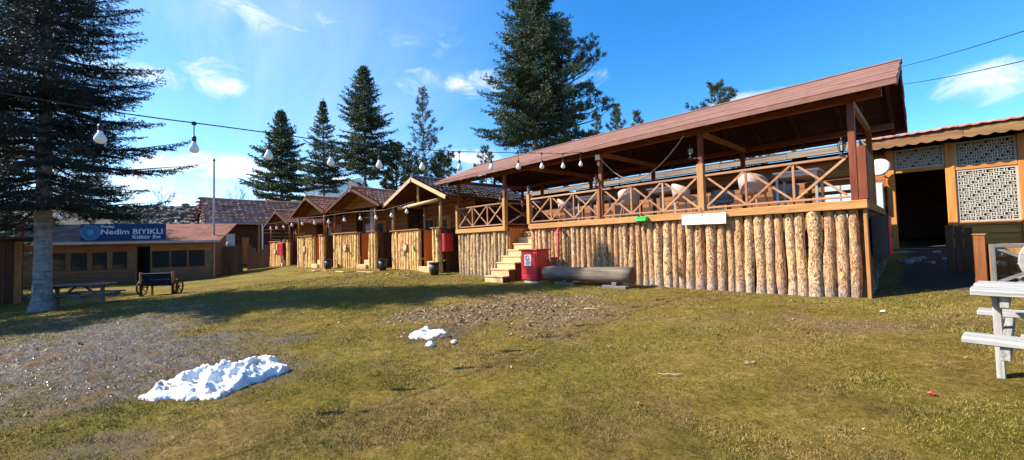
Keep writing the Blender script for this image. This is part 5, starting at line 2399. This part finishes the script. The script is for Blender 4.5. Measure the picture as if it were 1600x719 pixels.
for a, b in us:
    mb = MB()
    mb.box(a + .002, b - .002, .02, .045, .842, 1.778)
    f_ = mb.obj('window', W_dark('z'), house)
    mb = MB()
    mb.box(a + .04, b - .04, .008, .019, .885, 1.735)
    mb.obj('pane', GLASSY, f_)
    mb = MB()
    mb.box(a - .02, b + .02, -.045, -.017, .80, .838, .004)
    mb.obj('sill', W_mid('x'), house)
mb = MB()
mb.box(du0, du1, .9, .95, .0, 2.05)
mb.obj('door', BLACK, house)
mb = MB()
mb.box(du0 - .02, du0 + .06, -.03, .06, .0, 2.05)
mb.obj('door_frame', W_house('z'), house)
mb = MB()
mb.box(-1.5, HL, .06, 2.8, -.3, .035)
mb.box(-1.5, HL, 2.75, 2.85, .036, EH + .95)
mb.box(-1.5, -1.42, .06, 2.74, .036, EH - .1)
mb.box(HL - .08, HL, .06, 2.74, .036, EH - .1)
mb.obj('wall', W_house('x'), house)
# sheet roof in lapped strips
rise = 1.15
d = Vector((0, 3.4, rise)).normalized()
nrm = Vector((0, -d.z, d.y))
LR = 3.55
for i in range(9):
    x0 = -1.9 + (HL + 2.5) * i / 9
    x1 = -1.9 + (HL + 2.5) * (i + 1) / 9 + .03
    mb = MB()
    c0 = Vector(((x0 + x1) / 2, -.55, EH + .02)) + d * (LR / 2) + nrm * (.02 + .006 * (i % 2))
    mb.frame(c0, (1, 0, 0), d, nrm, x1 - x0, LR, .022)
    mb.obj('roof_sheet', HOUSE_SHEET, house)
mb = MB()
mb.prism([(.06, EH + .0), (2.9, EH + .98), (2.9, EH - .2), (.06, EH - .2)], (HL - .07, 0, 0), (0, 1, 0), (0, 0, 1), (1, 0, 0), .06)
mb.prism([(.06, EH + .0), (2.9, EH + .98), (2.9, EH - .2), (.06, EH - .2)], (-1.49, 0, 0), (0, 1, 0), (0, 0, 1), (1, 0, 0), .06)
mb.obj('gable', W_house('x'), house)
mb = MB()
mb.box(-1.9, HL + .6, -.60, -.55, EH - .09, EH + .05, .006)
mb.obj('fascia', plain('pale_fascia', (.48, .44, .42), .6, 0, .15, 4, .05), house)
mb = MB()
mb.box(-1.85, HL + .55, -.548, .2, EH - .05, EH - .02)
mb.obj('soffit', W_mid('x'), house)

# banner standing on the eave
ua, ub = px_u(122), px_u(260)
bw = (ub - ua) * .955
bc = (ua + ub) / 2 + .22
ban = thing('banner', 'long dark blue banner with white lettering on the roof of the low house', 'banner', house.matrix_basis @ Vector((bc, -.50, EH + .12)) if False else (0, 0, 0), hrz)
_c, _s = math.cos(hrz), math.sin(hrz)
lx, ly = bc, -.42
ban.location = (CLf.x + _c * lx - _s * ly, CLf.y + _s * lx + _c * ly, hz_ + EH + .12)
BH = .90
mb = MB()
mb.box(-bw / 2, bw / 2, -.012, .012, 0, BH)
mb.obj('cloth', SIGNBLUE, ban)
mb = MB()
for k in range(4):
    u = -bw / 2 + .25 + (bw - .5) * k / 3
    mb.bar((u, .014, .0), (u, .05, BH * .9), .03, .03, up=(1, 0, 0))
    mb.bar((u, .05, BH * .8), (u, .75, .20), .03, .03, up=(1, 0, 0))
mb.obj('frame', GREYMET, ban)
# ornamental disc at the left end of the banner: interlaced rings
mb = MB()
rr = BH * .46
cx = -bw / 2 + .42
for k in range(12):
    a = 2 * PI * k / 12
    n = 14
    ring = []
    for i in range(n):
        b = 2 * PI * i / n
        ring.append((cx + math.cos(a) * rr * .5 + math.cos(b) * rr * .5, BH / 2 + math.sin(a) * rr * .5 + math.sin(b) * rr * .5))
    for i in range(n):
        p, q = ring[i], ring[(i + 1) % n]
        mb.bar((p[0], -.016 - .0004 * k, p[1]), (q[0], -.016 - .0004 * k, q[1]), .004, .026, up=(0, 0, 1) if abs(q[0] - p[0]) > abs(q[1] - p[1]) else (1, 0, 0))
mb.lathe([(rr * .30, 0), (rr * .30, .006)], 14, (cx, -.013, BH / 2), (0, -1, 0))
mb.obj('rosette', SIGNLIGHT, ban)
tx = -bw / 2 + bw * .225
text('lettering', 'Daday', .20, LETTER, ban, (tx, -.016, BH * .77), (PI / 2, 0, 0), .002, .004, 0, 'LEFT', 1.15)
text('lettering', 'Nedim BIYIKLI', .40, LETTER, ban, (tx, -.016, BH * .37), (PI / 2, 0, 0), .002, .006, 0, 'LEFT', 1.13)
text('lettering', 'Kültür Evi', .28, LETTER, ban, (bw / 2 - .24, -.016, BH * .08), (PI / 2, 0, 0), .002, .005, 0, 'RIGHT', 1.13)

# ------------------------------------------------------------------ tiled house between the low house and the cabins
th_ = athing('tiled_house', 'old house with rough clay tile roof and a shaded porch behind a plank fence', 'house', (-39.4, 8, .2))
tile_slope(th_, (-39.2, 4.7, 3.86), (0, 1, 0), (-3.1, 0, 2.12), 7.9, 3.75, TILE_OLD, .42, .40, .05, 77, step=.11)
tile_slope(th_, (-45.4, 12.6, 3.86), (0, -1, 0), (3.1, 0, 2.12), 7.9, 3.75, TILE_OLD, .26, .42, .05, 78)
mb = MB()
mb.tube([(-42.3, 4.6, 6.06), (-42.3, 8.6, 6.0), (-42.3, 12.7, 6.04)], [.12] * 3, 8)
mb.obj('ridge_tiles', TILE_OLD, th_)
for k in range(9):
    s = k / 8
    for sg in (-1, 1):
        mb = MB()
        x = -42.3 + sg * 3.0 * (1 - s)
        zz_ = 3.92 + 2.06 * s
        mb.box(x - .16, x + .16, 4.50 - .10 * (k % 2), 4.69, zz_ - .02, zz_ + .05)
        mb.obj('verge_tile', TILE_OLD, th_)
mb = MB()
for k in range(12):
    z = .1 + .3 * k
    mb.box(-41.0, -40.94, 4.9, 12.4, z, z + .285)
mb.obj('wall', W_dark('y'), th_)
for yy in (4.86, 12.3):
    mb = MB()
    mb.prism([(-45.0, .1), (-40.9, .1), (-40.9, 4.3), (-42.3, 5.85), (-45.0, 3.9)], (0, yy, 0), (1, 0, 0), (0, 0, 1), (0, 1, 0), .06)
    mb.obj('gable', W_dark('x'), th_)
for y in (5.0, 8.35, 11.8):
    mb = MB()
    mb.box(-39.52, -39.38, y - .07, y + .07, .1, 3.82)
    mb.obj('porch_post', W_mid('z'), th_)
mb = MB()
mb.box(-39.54, -39.36, 4.8, 12.5, 3.68, 3.84)
mb.obj('eave_beam', W_dark('y'), th_)
mb = MB()
mb.tube([(-39.12, 4.7, 3.80), (-39.12, 8.6, 3.78), (-39.12, 12.6, 3.76)], .07, 8)
mb.obj('gutter', GREYMET, th_)
mb = MB()
mb.tube([(-39.12, 8.5, 3.74), (-39.0, 8.52, 3.5), (-39.0, 8.52, .3)], .06, 8)
mb.obj('downpipe', WHITE, th_)
for (y0, y1, z0, z1, m) in ((5.3, 6.9, 1.7, 3.0, PLASTER), (8.9, 9.6, 1.2, 2.9, GLASSY), (7.4, 7.9, .4, 2.7, W_orange('z'))):
    mb = MB()
    mb.box(-40.94, -40.90, y0, y1, z0, z1)
    wq = mb.obj('door' if z0 < 1 else 'window', m, th_)
    if z0 > 1:
        for k in range(2):
            mb = MB()
            h = (y1 - y0) / 2
            mb.box(-40.898, -40.888, y0 + .06 + h * k, y0 + h * (k + 1) - .06, z0 + .08, z1 - .08)
            mb.obj('pane', BLUEGLASS if m is PLASTER else GLASSY, wq)

t = athing('garment_rack', 'grey cloth cover draped over a rack on the shaded porch', 'rack', (-37.2, 6.9, .3))
mb = MB()
mb.lathe([(.24, 1.3), (.30, 1.5), (.28, 1.8), (.18, 2.05), (.08, 2.2), (.02, 2.25)], 10, (-36.8, 5.75, 0))
mb.v = [(a + .04 * math.sin(i * 2.1), b + .04 * math.cos(i * 1.7), c) for i, (a, b, c) in enumerate(mb.v)]
mb.obj('cover', TARP, t, True)
mb = MB()
mb.tube([(-36.8, 5.75, .1), (-36.8, 5.75, 1.35)], .04, 6)
mb.obj('pole', DARKMET, t)


def plank_fence(label, p, q, h, wob, seed):
    rng = random.Random(seed)
    p, q = Vector((*p, 0)), Vector((*q, 0))
    d = q - p
    L = d.length
    d.normalize()
    t = thing('plank_fence', label, 'fence', (p.x, p.y, G(p.x, p.y)), math.atan2(d.y, d.x), 'plank fences before the tiled house')
    n = int(L / .24)
    zb0 = G(p.x, p.y)
    for k in range(n):
        u = L * k / n
        c = p + d * u
        z = G(c.x, c.y) - zb0
        mb = MB()
        mb.box(u, u + L / n - .012, -.015 + .01 * (k % 2), .015 + .01 * (k % 2), z - .06, z + h(u / L) + rng.uniform(-wob, wob), .004)
        mb.obj('plank', W_house('z'), t)
    for z in (.4, h(.5) - .35):
        mb = MB()
        mb.box(0, L, .03, .08, z - .05, z + .05)
        mb.obj('fence_rail', W_mid('x'), t)


plank_fence('upright brown plank fence just right of the flagpole', (-32.2, 4.3), (-30.9, 5.65), lambda u: 1.75, .04, 1)
plank_fence('low plank fence with a dipping curved top by the white downpipe', (-32.1, 6.1), (-31.6, 7.3), lambda u: 1.15 + .55 * abs(2 * u - .9), .03, 2)

t = athing('flagpole', 'thin grey metal flagpole without a flag, right of the low house', 'flagpole', (-30.2, 4.02, .05))
mb = MB()
mb.tube([(-30.2, 4.02, 0), (-30.15, 4.02, 3.5), (-30.1, 4.02, 7.05)], [.07, .06, .045], 8)
mb.obj('mast', GREYMET, t)
mb = MB()
mb.lathe([(.05, 7.05), (.075, 7.10), (.05, 7.17), (.01, 7.2)], 8, (-30.1, 4.02, 0))
mb.obj('finial', DARKMET, t)

# ------------------------------------------------------------------ hut at the left edge
hx, hy = -22.6, -2.55
hut = thing('plank_hut', 'dark brown plank hut with a doorway, cut by the left edge', 'hut', (hx, hy, G(hx, hy) - .05), math.atan2(.993, -.11))
for k in range(18):
    a = -.19 * (k + 1)
    if k in (3, 4):
        continue
    mb = MB()
    mb.box(a, a + .182, -.015 + .008 * (k % 2), .02, 0, 2.25 + .02 * (k % 3), .004)
    mb.obj('plank', W_dark('z') if k % 4 else W_mid('z'), hut)
for a in (-.565, -.99):
    mb = MB()
    mb.box(a - .03, a + .03, -.06, -.0155, 0, 2.1)
    mb.obj('door_frame', W_mid('z'), hut)
mb = MB()
mb.box(-.95, -.59, .25, .28, 0, 2.1)
mb.obj('door', RED_DARK if False else W_mid('z'), hut)
mb = MB()
mb.box(-3.5, .25, -.35, 3.0, 2.30, 2.38)
mb.obj('roof', W_dark('x'), hut)
mb = MB()
mb.box(-.02, .02, .03, 2.8, 0, 2.28)
mb.box(-3.42, .02, 2.8, 2.84, 0, 2.28)
mb.obj('wall', W_dark('z'), hut)
t = athing('red_marker', 'short red post sticking up above the hut roof', 'post', (-23.0, -2.9, 2.3))
mb = MB()
mb.tube([(-22.95, -2.6, 2.25), (-22.95, -2.6, 2.85)], .06, 8)
mb.obj('stake', RED_DARK, t)
mb = MB()
mb.lathe([(.065, 2.85), (.05, 2.9), (.01, 2.92)], 8, (-22.95, -2.6, 0))
mb.obj('cap', RED_DARK, t)


# ------------------------------------------------------------------ picnic tables and the wheel bench
def picnic_table(name, label, x, y, rz, L, mats, W=.95, h=.74, seat=.42, reach=.80, tilt=(0, 0)):
    t = thing(name, label, 'picnic table', (x, y, G(x, y)), rz, 'picnic tables on the lawn')
    t.rotation_euler = (tilt[0], tilt[1], rz)
    n = 5
    for k in range(n):
        w = W / n
        mb = MB()
        a = -W / 2 + w * k
        mb.box(-L / 2 - .01 * (k % 2), L / 2 + .012 * ((k + 1) % 2), a + .005, a + w - .005, h - .045, h, .006)
        mb.obj('top_plank', mats('x'), t)
    for s in (-1, 1):
        mb = MB()
        yy = s * reach
        mb.box(-L / 2 - .03, L / 2 + .02, yy - .125, yy + .125, seat - .045, seat, .006)
        mb.obj('seat_plank', mats('x'), t)
    for s in (-1, 1):
        xx = s * (L / 2 - .17)
        mb = MB()
        mb.box(xx - .025, xx + .025, -reach - .10, reach + .10, seat - .145, seat - .047, .006)
        mb.obj('seat_bearer', mats('y'), t)
        mb = MB()
        mb.box(xx - .025, xx + .025, -W / 2 + .05, W / 2 - .05, h - .135, h - .047, .006)
        mb.obj('top_bearer', mats('y'), t)
        mb = MB()
        mb.bar((xx + s * .052, .0, -.05), (xx + s * .052, .0, h - .048), .05, .115, up=(0, 1, 0), ch=.006)
        lg = mb.obj('leg', mats('z'), t)
        for zb_ in (seat - .115, seat - .07, h - .09):
            mb = MB()
            mb.lathe([(.013, 0), (.013, .008), (.006, .012)], 8, (xx + s * .078, .02 if zb_ > seat - .1 else -.02, zb_), (s, 0, 0))
            mb.obj('bolt', DARKMET, lg)
        mb = MB()
        mb.bar((xx - s * .05, 0, seat - .13), (0 + s * .10, 0, h - .055), .07, .045, ch=.005)
        mb.obj('brace', mats('x'), t)
    return t


picnic_table('picnic_table', 'bleached white wooden picnic table cut by the right edge of the lawn', 1.14, 5.18, -.10, 1.80, W_bleached, .95, .72, .42, .78)
picnic_table('picnic_table', 'weathered picnic table coloured dark for the shade beside the big fir trunk', -19.0, -.95, R_(52), 1.55, W_shade, .80, .68, .40, .62)

bx, by = -20.0, .95
wb = thing('wheel_bench', 'navy plank bench with small wagon wheels at both ends, before the low house', 'bench', (bx, by, G(bx, by)), R_(52))
wb.scale = (.76, .9, 1)
for z, h in ((.72, .22), (.46, .22)):
    mb = MB()
    mb.box(-.66, .66, -.03, .02, z - h / 2, z + h / 2, .012)
    mb.obj('back_plank', NAVY, wb)
mb = MB()
mb.box(-.66, .66, .03, .48, .40, .45, .012)
mb.obj('seat_plank', NAVY, wb)
for s in (-1, 1):
    mb = MB()
    mb.tube([(s * .72, .0, .45), (s * .72, -.01, .86)], [.06, .055], 8)
    mb.obj('end_post', W_beam('z'), wb)  # pale top over a dark leg: sunlight on the post is in the colour
    mb = MB()
    mb.tube([(s * .72, .0, -.03), (s * .72, .0, .449)], [.06, .058], 8)
    mb.obj('leg', W_dark('z'), wb)
    mb = MB()
    mb.tube([(s * .56, .42, -.03), (s * .56, .42, .40)], [.045, .045], 8)
    mb.obj('leg', W_mid('z'), wb)
    wagon_wheel(wb, (s * .82, .18, .29), .30, (1, 0, 0), W_dark('x'), W_dark('z'), 'wheel', 8, .05)

# ------------------------------------------------------------------ slope behind: buildings, stone wall, wires
bh = athing('hillside_house', 'white two-storey house with blue windows on the slope between the firs', 'house', (-79, 29, 8))
hb = thing('dark_roofed_house', 'long grey house with a dark roof on the skyline behind the tiled roof', 'house', (-70, 15.5, G(-70, 15.5)), R_(45))


def block(root, o, ux, w, dpt, z0, z1, wallm, roofm, wins, over=.5, local=False):
    ux = Vector((*ux, 0)).normalized()
    uy = Vector((-ux.y, ux.x, 0))
    o = Vector((*o, 0))
    mb = MB()
    mb.frame(o + ux * w / 2 + uy * dpt / 2 + Vector((0, 0, (z0 + z1) / 2)), ux, uy, (0, 0, 1), w, dpt, z1 - z0)
    mb.obj('wall', wallm, root)
    mb = MB()
    mb.prism([(-over, 0), (dpt + over, 0), (dpt + over, .18), (dpt / 2, dpt * .16), (-over, .18)], o - ux * over + Vector((0, 0, z1 + .001)), uy, (0, 0, 1), ux, w + 2 * over)
    mb.obj('roof', roofm, root)
    for (a, b, c, d_) in wins:
        mb = MB()
        mb.frame(o + ux * ((a + b) / 2) + uy * (-.03) + Vector((0, 0, (c + d_) / 2)), ux, uy, (0, 0, 1), b - a, .08, d_ - c)
        f_ = mb.obj('window', GREYMET, root)
        mb = MB()
        mb.frame(o + ux * ((a + b) / 2) + uy * (-.08) + Vector((0, 0, (c + d_) / 2)), ux, uy, (0, 0, 1), b - a - .2, .015, d_ - c - .2)
        mb.obj('pane', BLUEGLASS, f_)


block(bh, (-80.5, 24.5), (.69, .72), 8.5, 7, 7.5, 14.2, PLASTER, plain('metal_roof', (.55, .56, .58), .5, .2, .1, 2, 0),
      [(.5, 1.6, 9.4, 10.5), (2.2, 3.3, 9.4, 10.5), (3.9, 5.0, 9.4, 10.5), (5.6, 6.7, 9.4, 10.5), (.6, 1.8, 11.9, 13.5), (2.4, 5.4, 11.7, 13.7), (5.9, 8.1, 11.7, 13.7)])
mb = MB()
mb.frame((-77.6, 26.9, 11.1), Vector((.69, .72, 0)), Vector((-.72, .69, 0)), (0, 0, 1), 9.2, 1.6, .25)
mb.obj('balcony', PLASTER, bh)
block(hb, (-6, -3), (1, 0), 13, 6, -.5, 2.0, plain('grey_wall', (.33, .31, .30), .85, 0, .2, 1.5, .1), GREYROOF, [(1, 2, .6, 1.6), (4, 5, .6, 1.6), (7, 8, .6, 1.6), (10, 11, .6, 1.6)])
lb = athing('grey_barn', 'long grey barn on the skyline above the stone bank, left of the tiled house', 'barn', (-92, 5, 9))
zb = G(-92, 5)
block(lb, (-95.0, 0.5), (.69, .72), 13, 6, zb - 1, 8.9, plain('grey_barn_wall', (.28, .28, .29), .85, 0, .2, 1.5, .1), GREYROOF, [(2, 3, 7.6, 8.3), (6, 7, 7.6, 8.3), (10, 11, 7.6, 8.3)])

# dry stone bank behind the low house
bank = thing('stone_bank', 'long bank of rough grey stones behind the low house', 'stone wall', (-48, 0, G(-48, 0)), math.atan2(.72, .69))
rg = random.Random(12)
V_ST = []
for i in range(5):
    mb = MB()
    mb.lathe([(.55, -.5), (1, -.15), (.95, .3), (.5, .6)], 6)
    mb.v = [(a * (1 + .25 * math.sin(k * 2.7 + i)), b * (1 + .2 * math.cos(k * 1.9 + i)), c) for k, (a, b, c) in enumerate(mb.v)]
    V_ST.append(mb.mesh('stone', STONE))
mb = MB()
mb.prism([(-.5, -.5), (3, -.5), (3, 4.6), (1.6, 4.6)], (-12, 0, 0), (0, 1, 0), (0, 0, 1), (1, 0, 0), 22)
mb.obj('core', plain('bank_earth', (.14, .12, .10), .9, 0, .3, 2, .4), bank)
for k in range(290):
    u = rg.uniform(-2, 9)
    z = rg.uniform(2.6, 4.7)
    s = rg.uniform(.14, .27)
    put('stone', rg.choice(V_ST), bank, (u, -.5 + 2.1 * min(1, (z + .5) / 5.1) - .05, z), (s * 1.3, s, s * .8), (rg.uniform(-.5, .5), rg.uniform(-.5, .5), rg.uniform(0, 6)))

for (p, q, lb_) in (((-.48, 25.02, 9.03), (2.02, 17.64, 6.95), 'upper black power line leaving the cafe roof toward the right'),
                    ((-.46, 25.08, 8.23), (1.98, 17.64, 6.14), 'lower black power line crossing the white cloud at the right')):
    p, q = Vector(p), Vector(q)
    d = q - p
    mb = MB()
    P_ = [p + d * (-.9 + 2.6 * i / 16) + Vector((0, 0, -.25 * math.sin(PI * i / 16) + .18)) for i in range(17)]
    mb.tube(P_, .014, 5)
    o = mb.obj('power_line', BLACK)
    tag(o, lb_, 'cable', 'overhead power lines')

# ------------------------------------------------------------------ small scraps on the grass


def scrap(name, label, cat, x, y, pts, r, mat):
    mb = MB()
    mb.tube([(a, b, c) for a, b, c in pts], r, 6)
    o = mb.obj(name, mat)
    o.location = (x, y, G(x, y) + .012)
    tag(o, label, cat, 'scraps on the lawn')


scrap('wood_strip', 'curled pale strip of wood lying on the grass in front of the cafe', 'wood strip', -1.94, 4.04, [(-.09, -.03, .02), (-.03, .0, .012), (.0, .03, .02), (.06, .07, .01), (.10, .12, .02)], [.004, .008, .007, .009, .005], W_new('x'))
scrap('red_scrap', 'tiny red wrapper on the grass, left of the bleached picnic table', 'wrapper', -.05, 4.54, [(-.02, 0, .012), (.0, .01, .02), (.025, .0, .012)], [.006, .016, .008], RED_PAINT)
scrap('paper_scrap', 'small white scrap on the grass near the right end of the palisade', 'paper', -.55, 8.3, [(-.03, 0, .012), (.02, .02, .02), (.04, .05, .012)], [.008, .018, .008], WHITE)
scrap('wood_offcut', 'short pale offcut in the leaf litter before the log bench', 'offcut', -4.7, 6.6, [(-.10, -.05, .02), (.0, 0, .03), (.10, .06, .02)], [.012, .014, .012], W_new('x'))
for k, (x, y, lab) in enumerate([(-17.6, 7.9, 'pale plank offcut on the grass before the cabin with the birch column'),
                                 (-19.4, 7.4, 'long pale plank offcut lying before the second and third cabins'),
                                 (-21.9, 7.05, 'short pale plank offcut before the narrow gabled cabin')]):
    mb = MB()
    mb.box(-.6 + .15 * k, .5, -.06, .06, 0, .035, .006)
    o = mb.obj('plank_offcut', W_new('x'))
    o.location = (x, y, G(x, y) + .004)
    o.rotation_euler = (0, 0, .3 - .25 * k)
    tag(o, lab, 'plank', 'offcuts before the cabins')
rg = random.Random(8)
for k in range(60):
    u = rg.uniform(0, 1)
    x = -13.9 - 10 * u + rg.uniform(-.5, .5)
    y = 8.9 - 1.4 * u - rg.uniform(.1, 1.2)
    mb = MB()
    l = rg.uniform(.06, .2)
    mb.box(-l, l, -.02, .02, 0, .02)
    o = mb.obj('bark_chip', W_new('x') if k % 3 else W_mid('x'))
    o.location = (x, y, G(x, y) + .006)
    o.rotation_euler = (rg.uniform(-.2, .2), rg.uniform(-.2, .2), rg.uniform(0, 3))
    tag(o, ['pale splinter of fresh wood on the grass before the cabins', 'pale splinter of fresh wood on the grass before the cabins', 'brown splinter of bark on the grass before the cabins'][(k + 2) % 3], 'wood chip', ['pale wood chips before the cabins', 'pale wood chips before the cabins', 'brown wood chips before the cabins'][(k + 2) % 3])
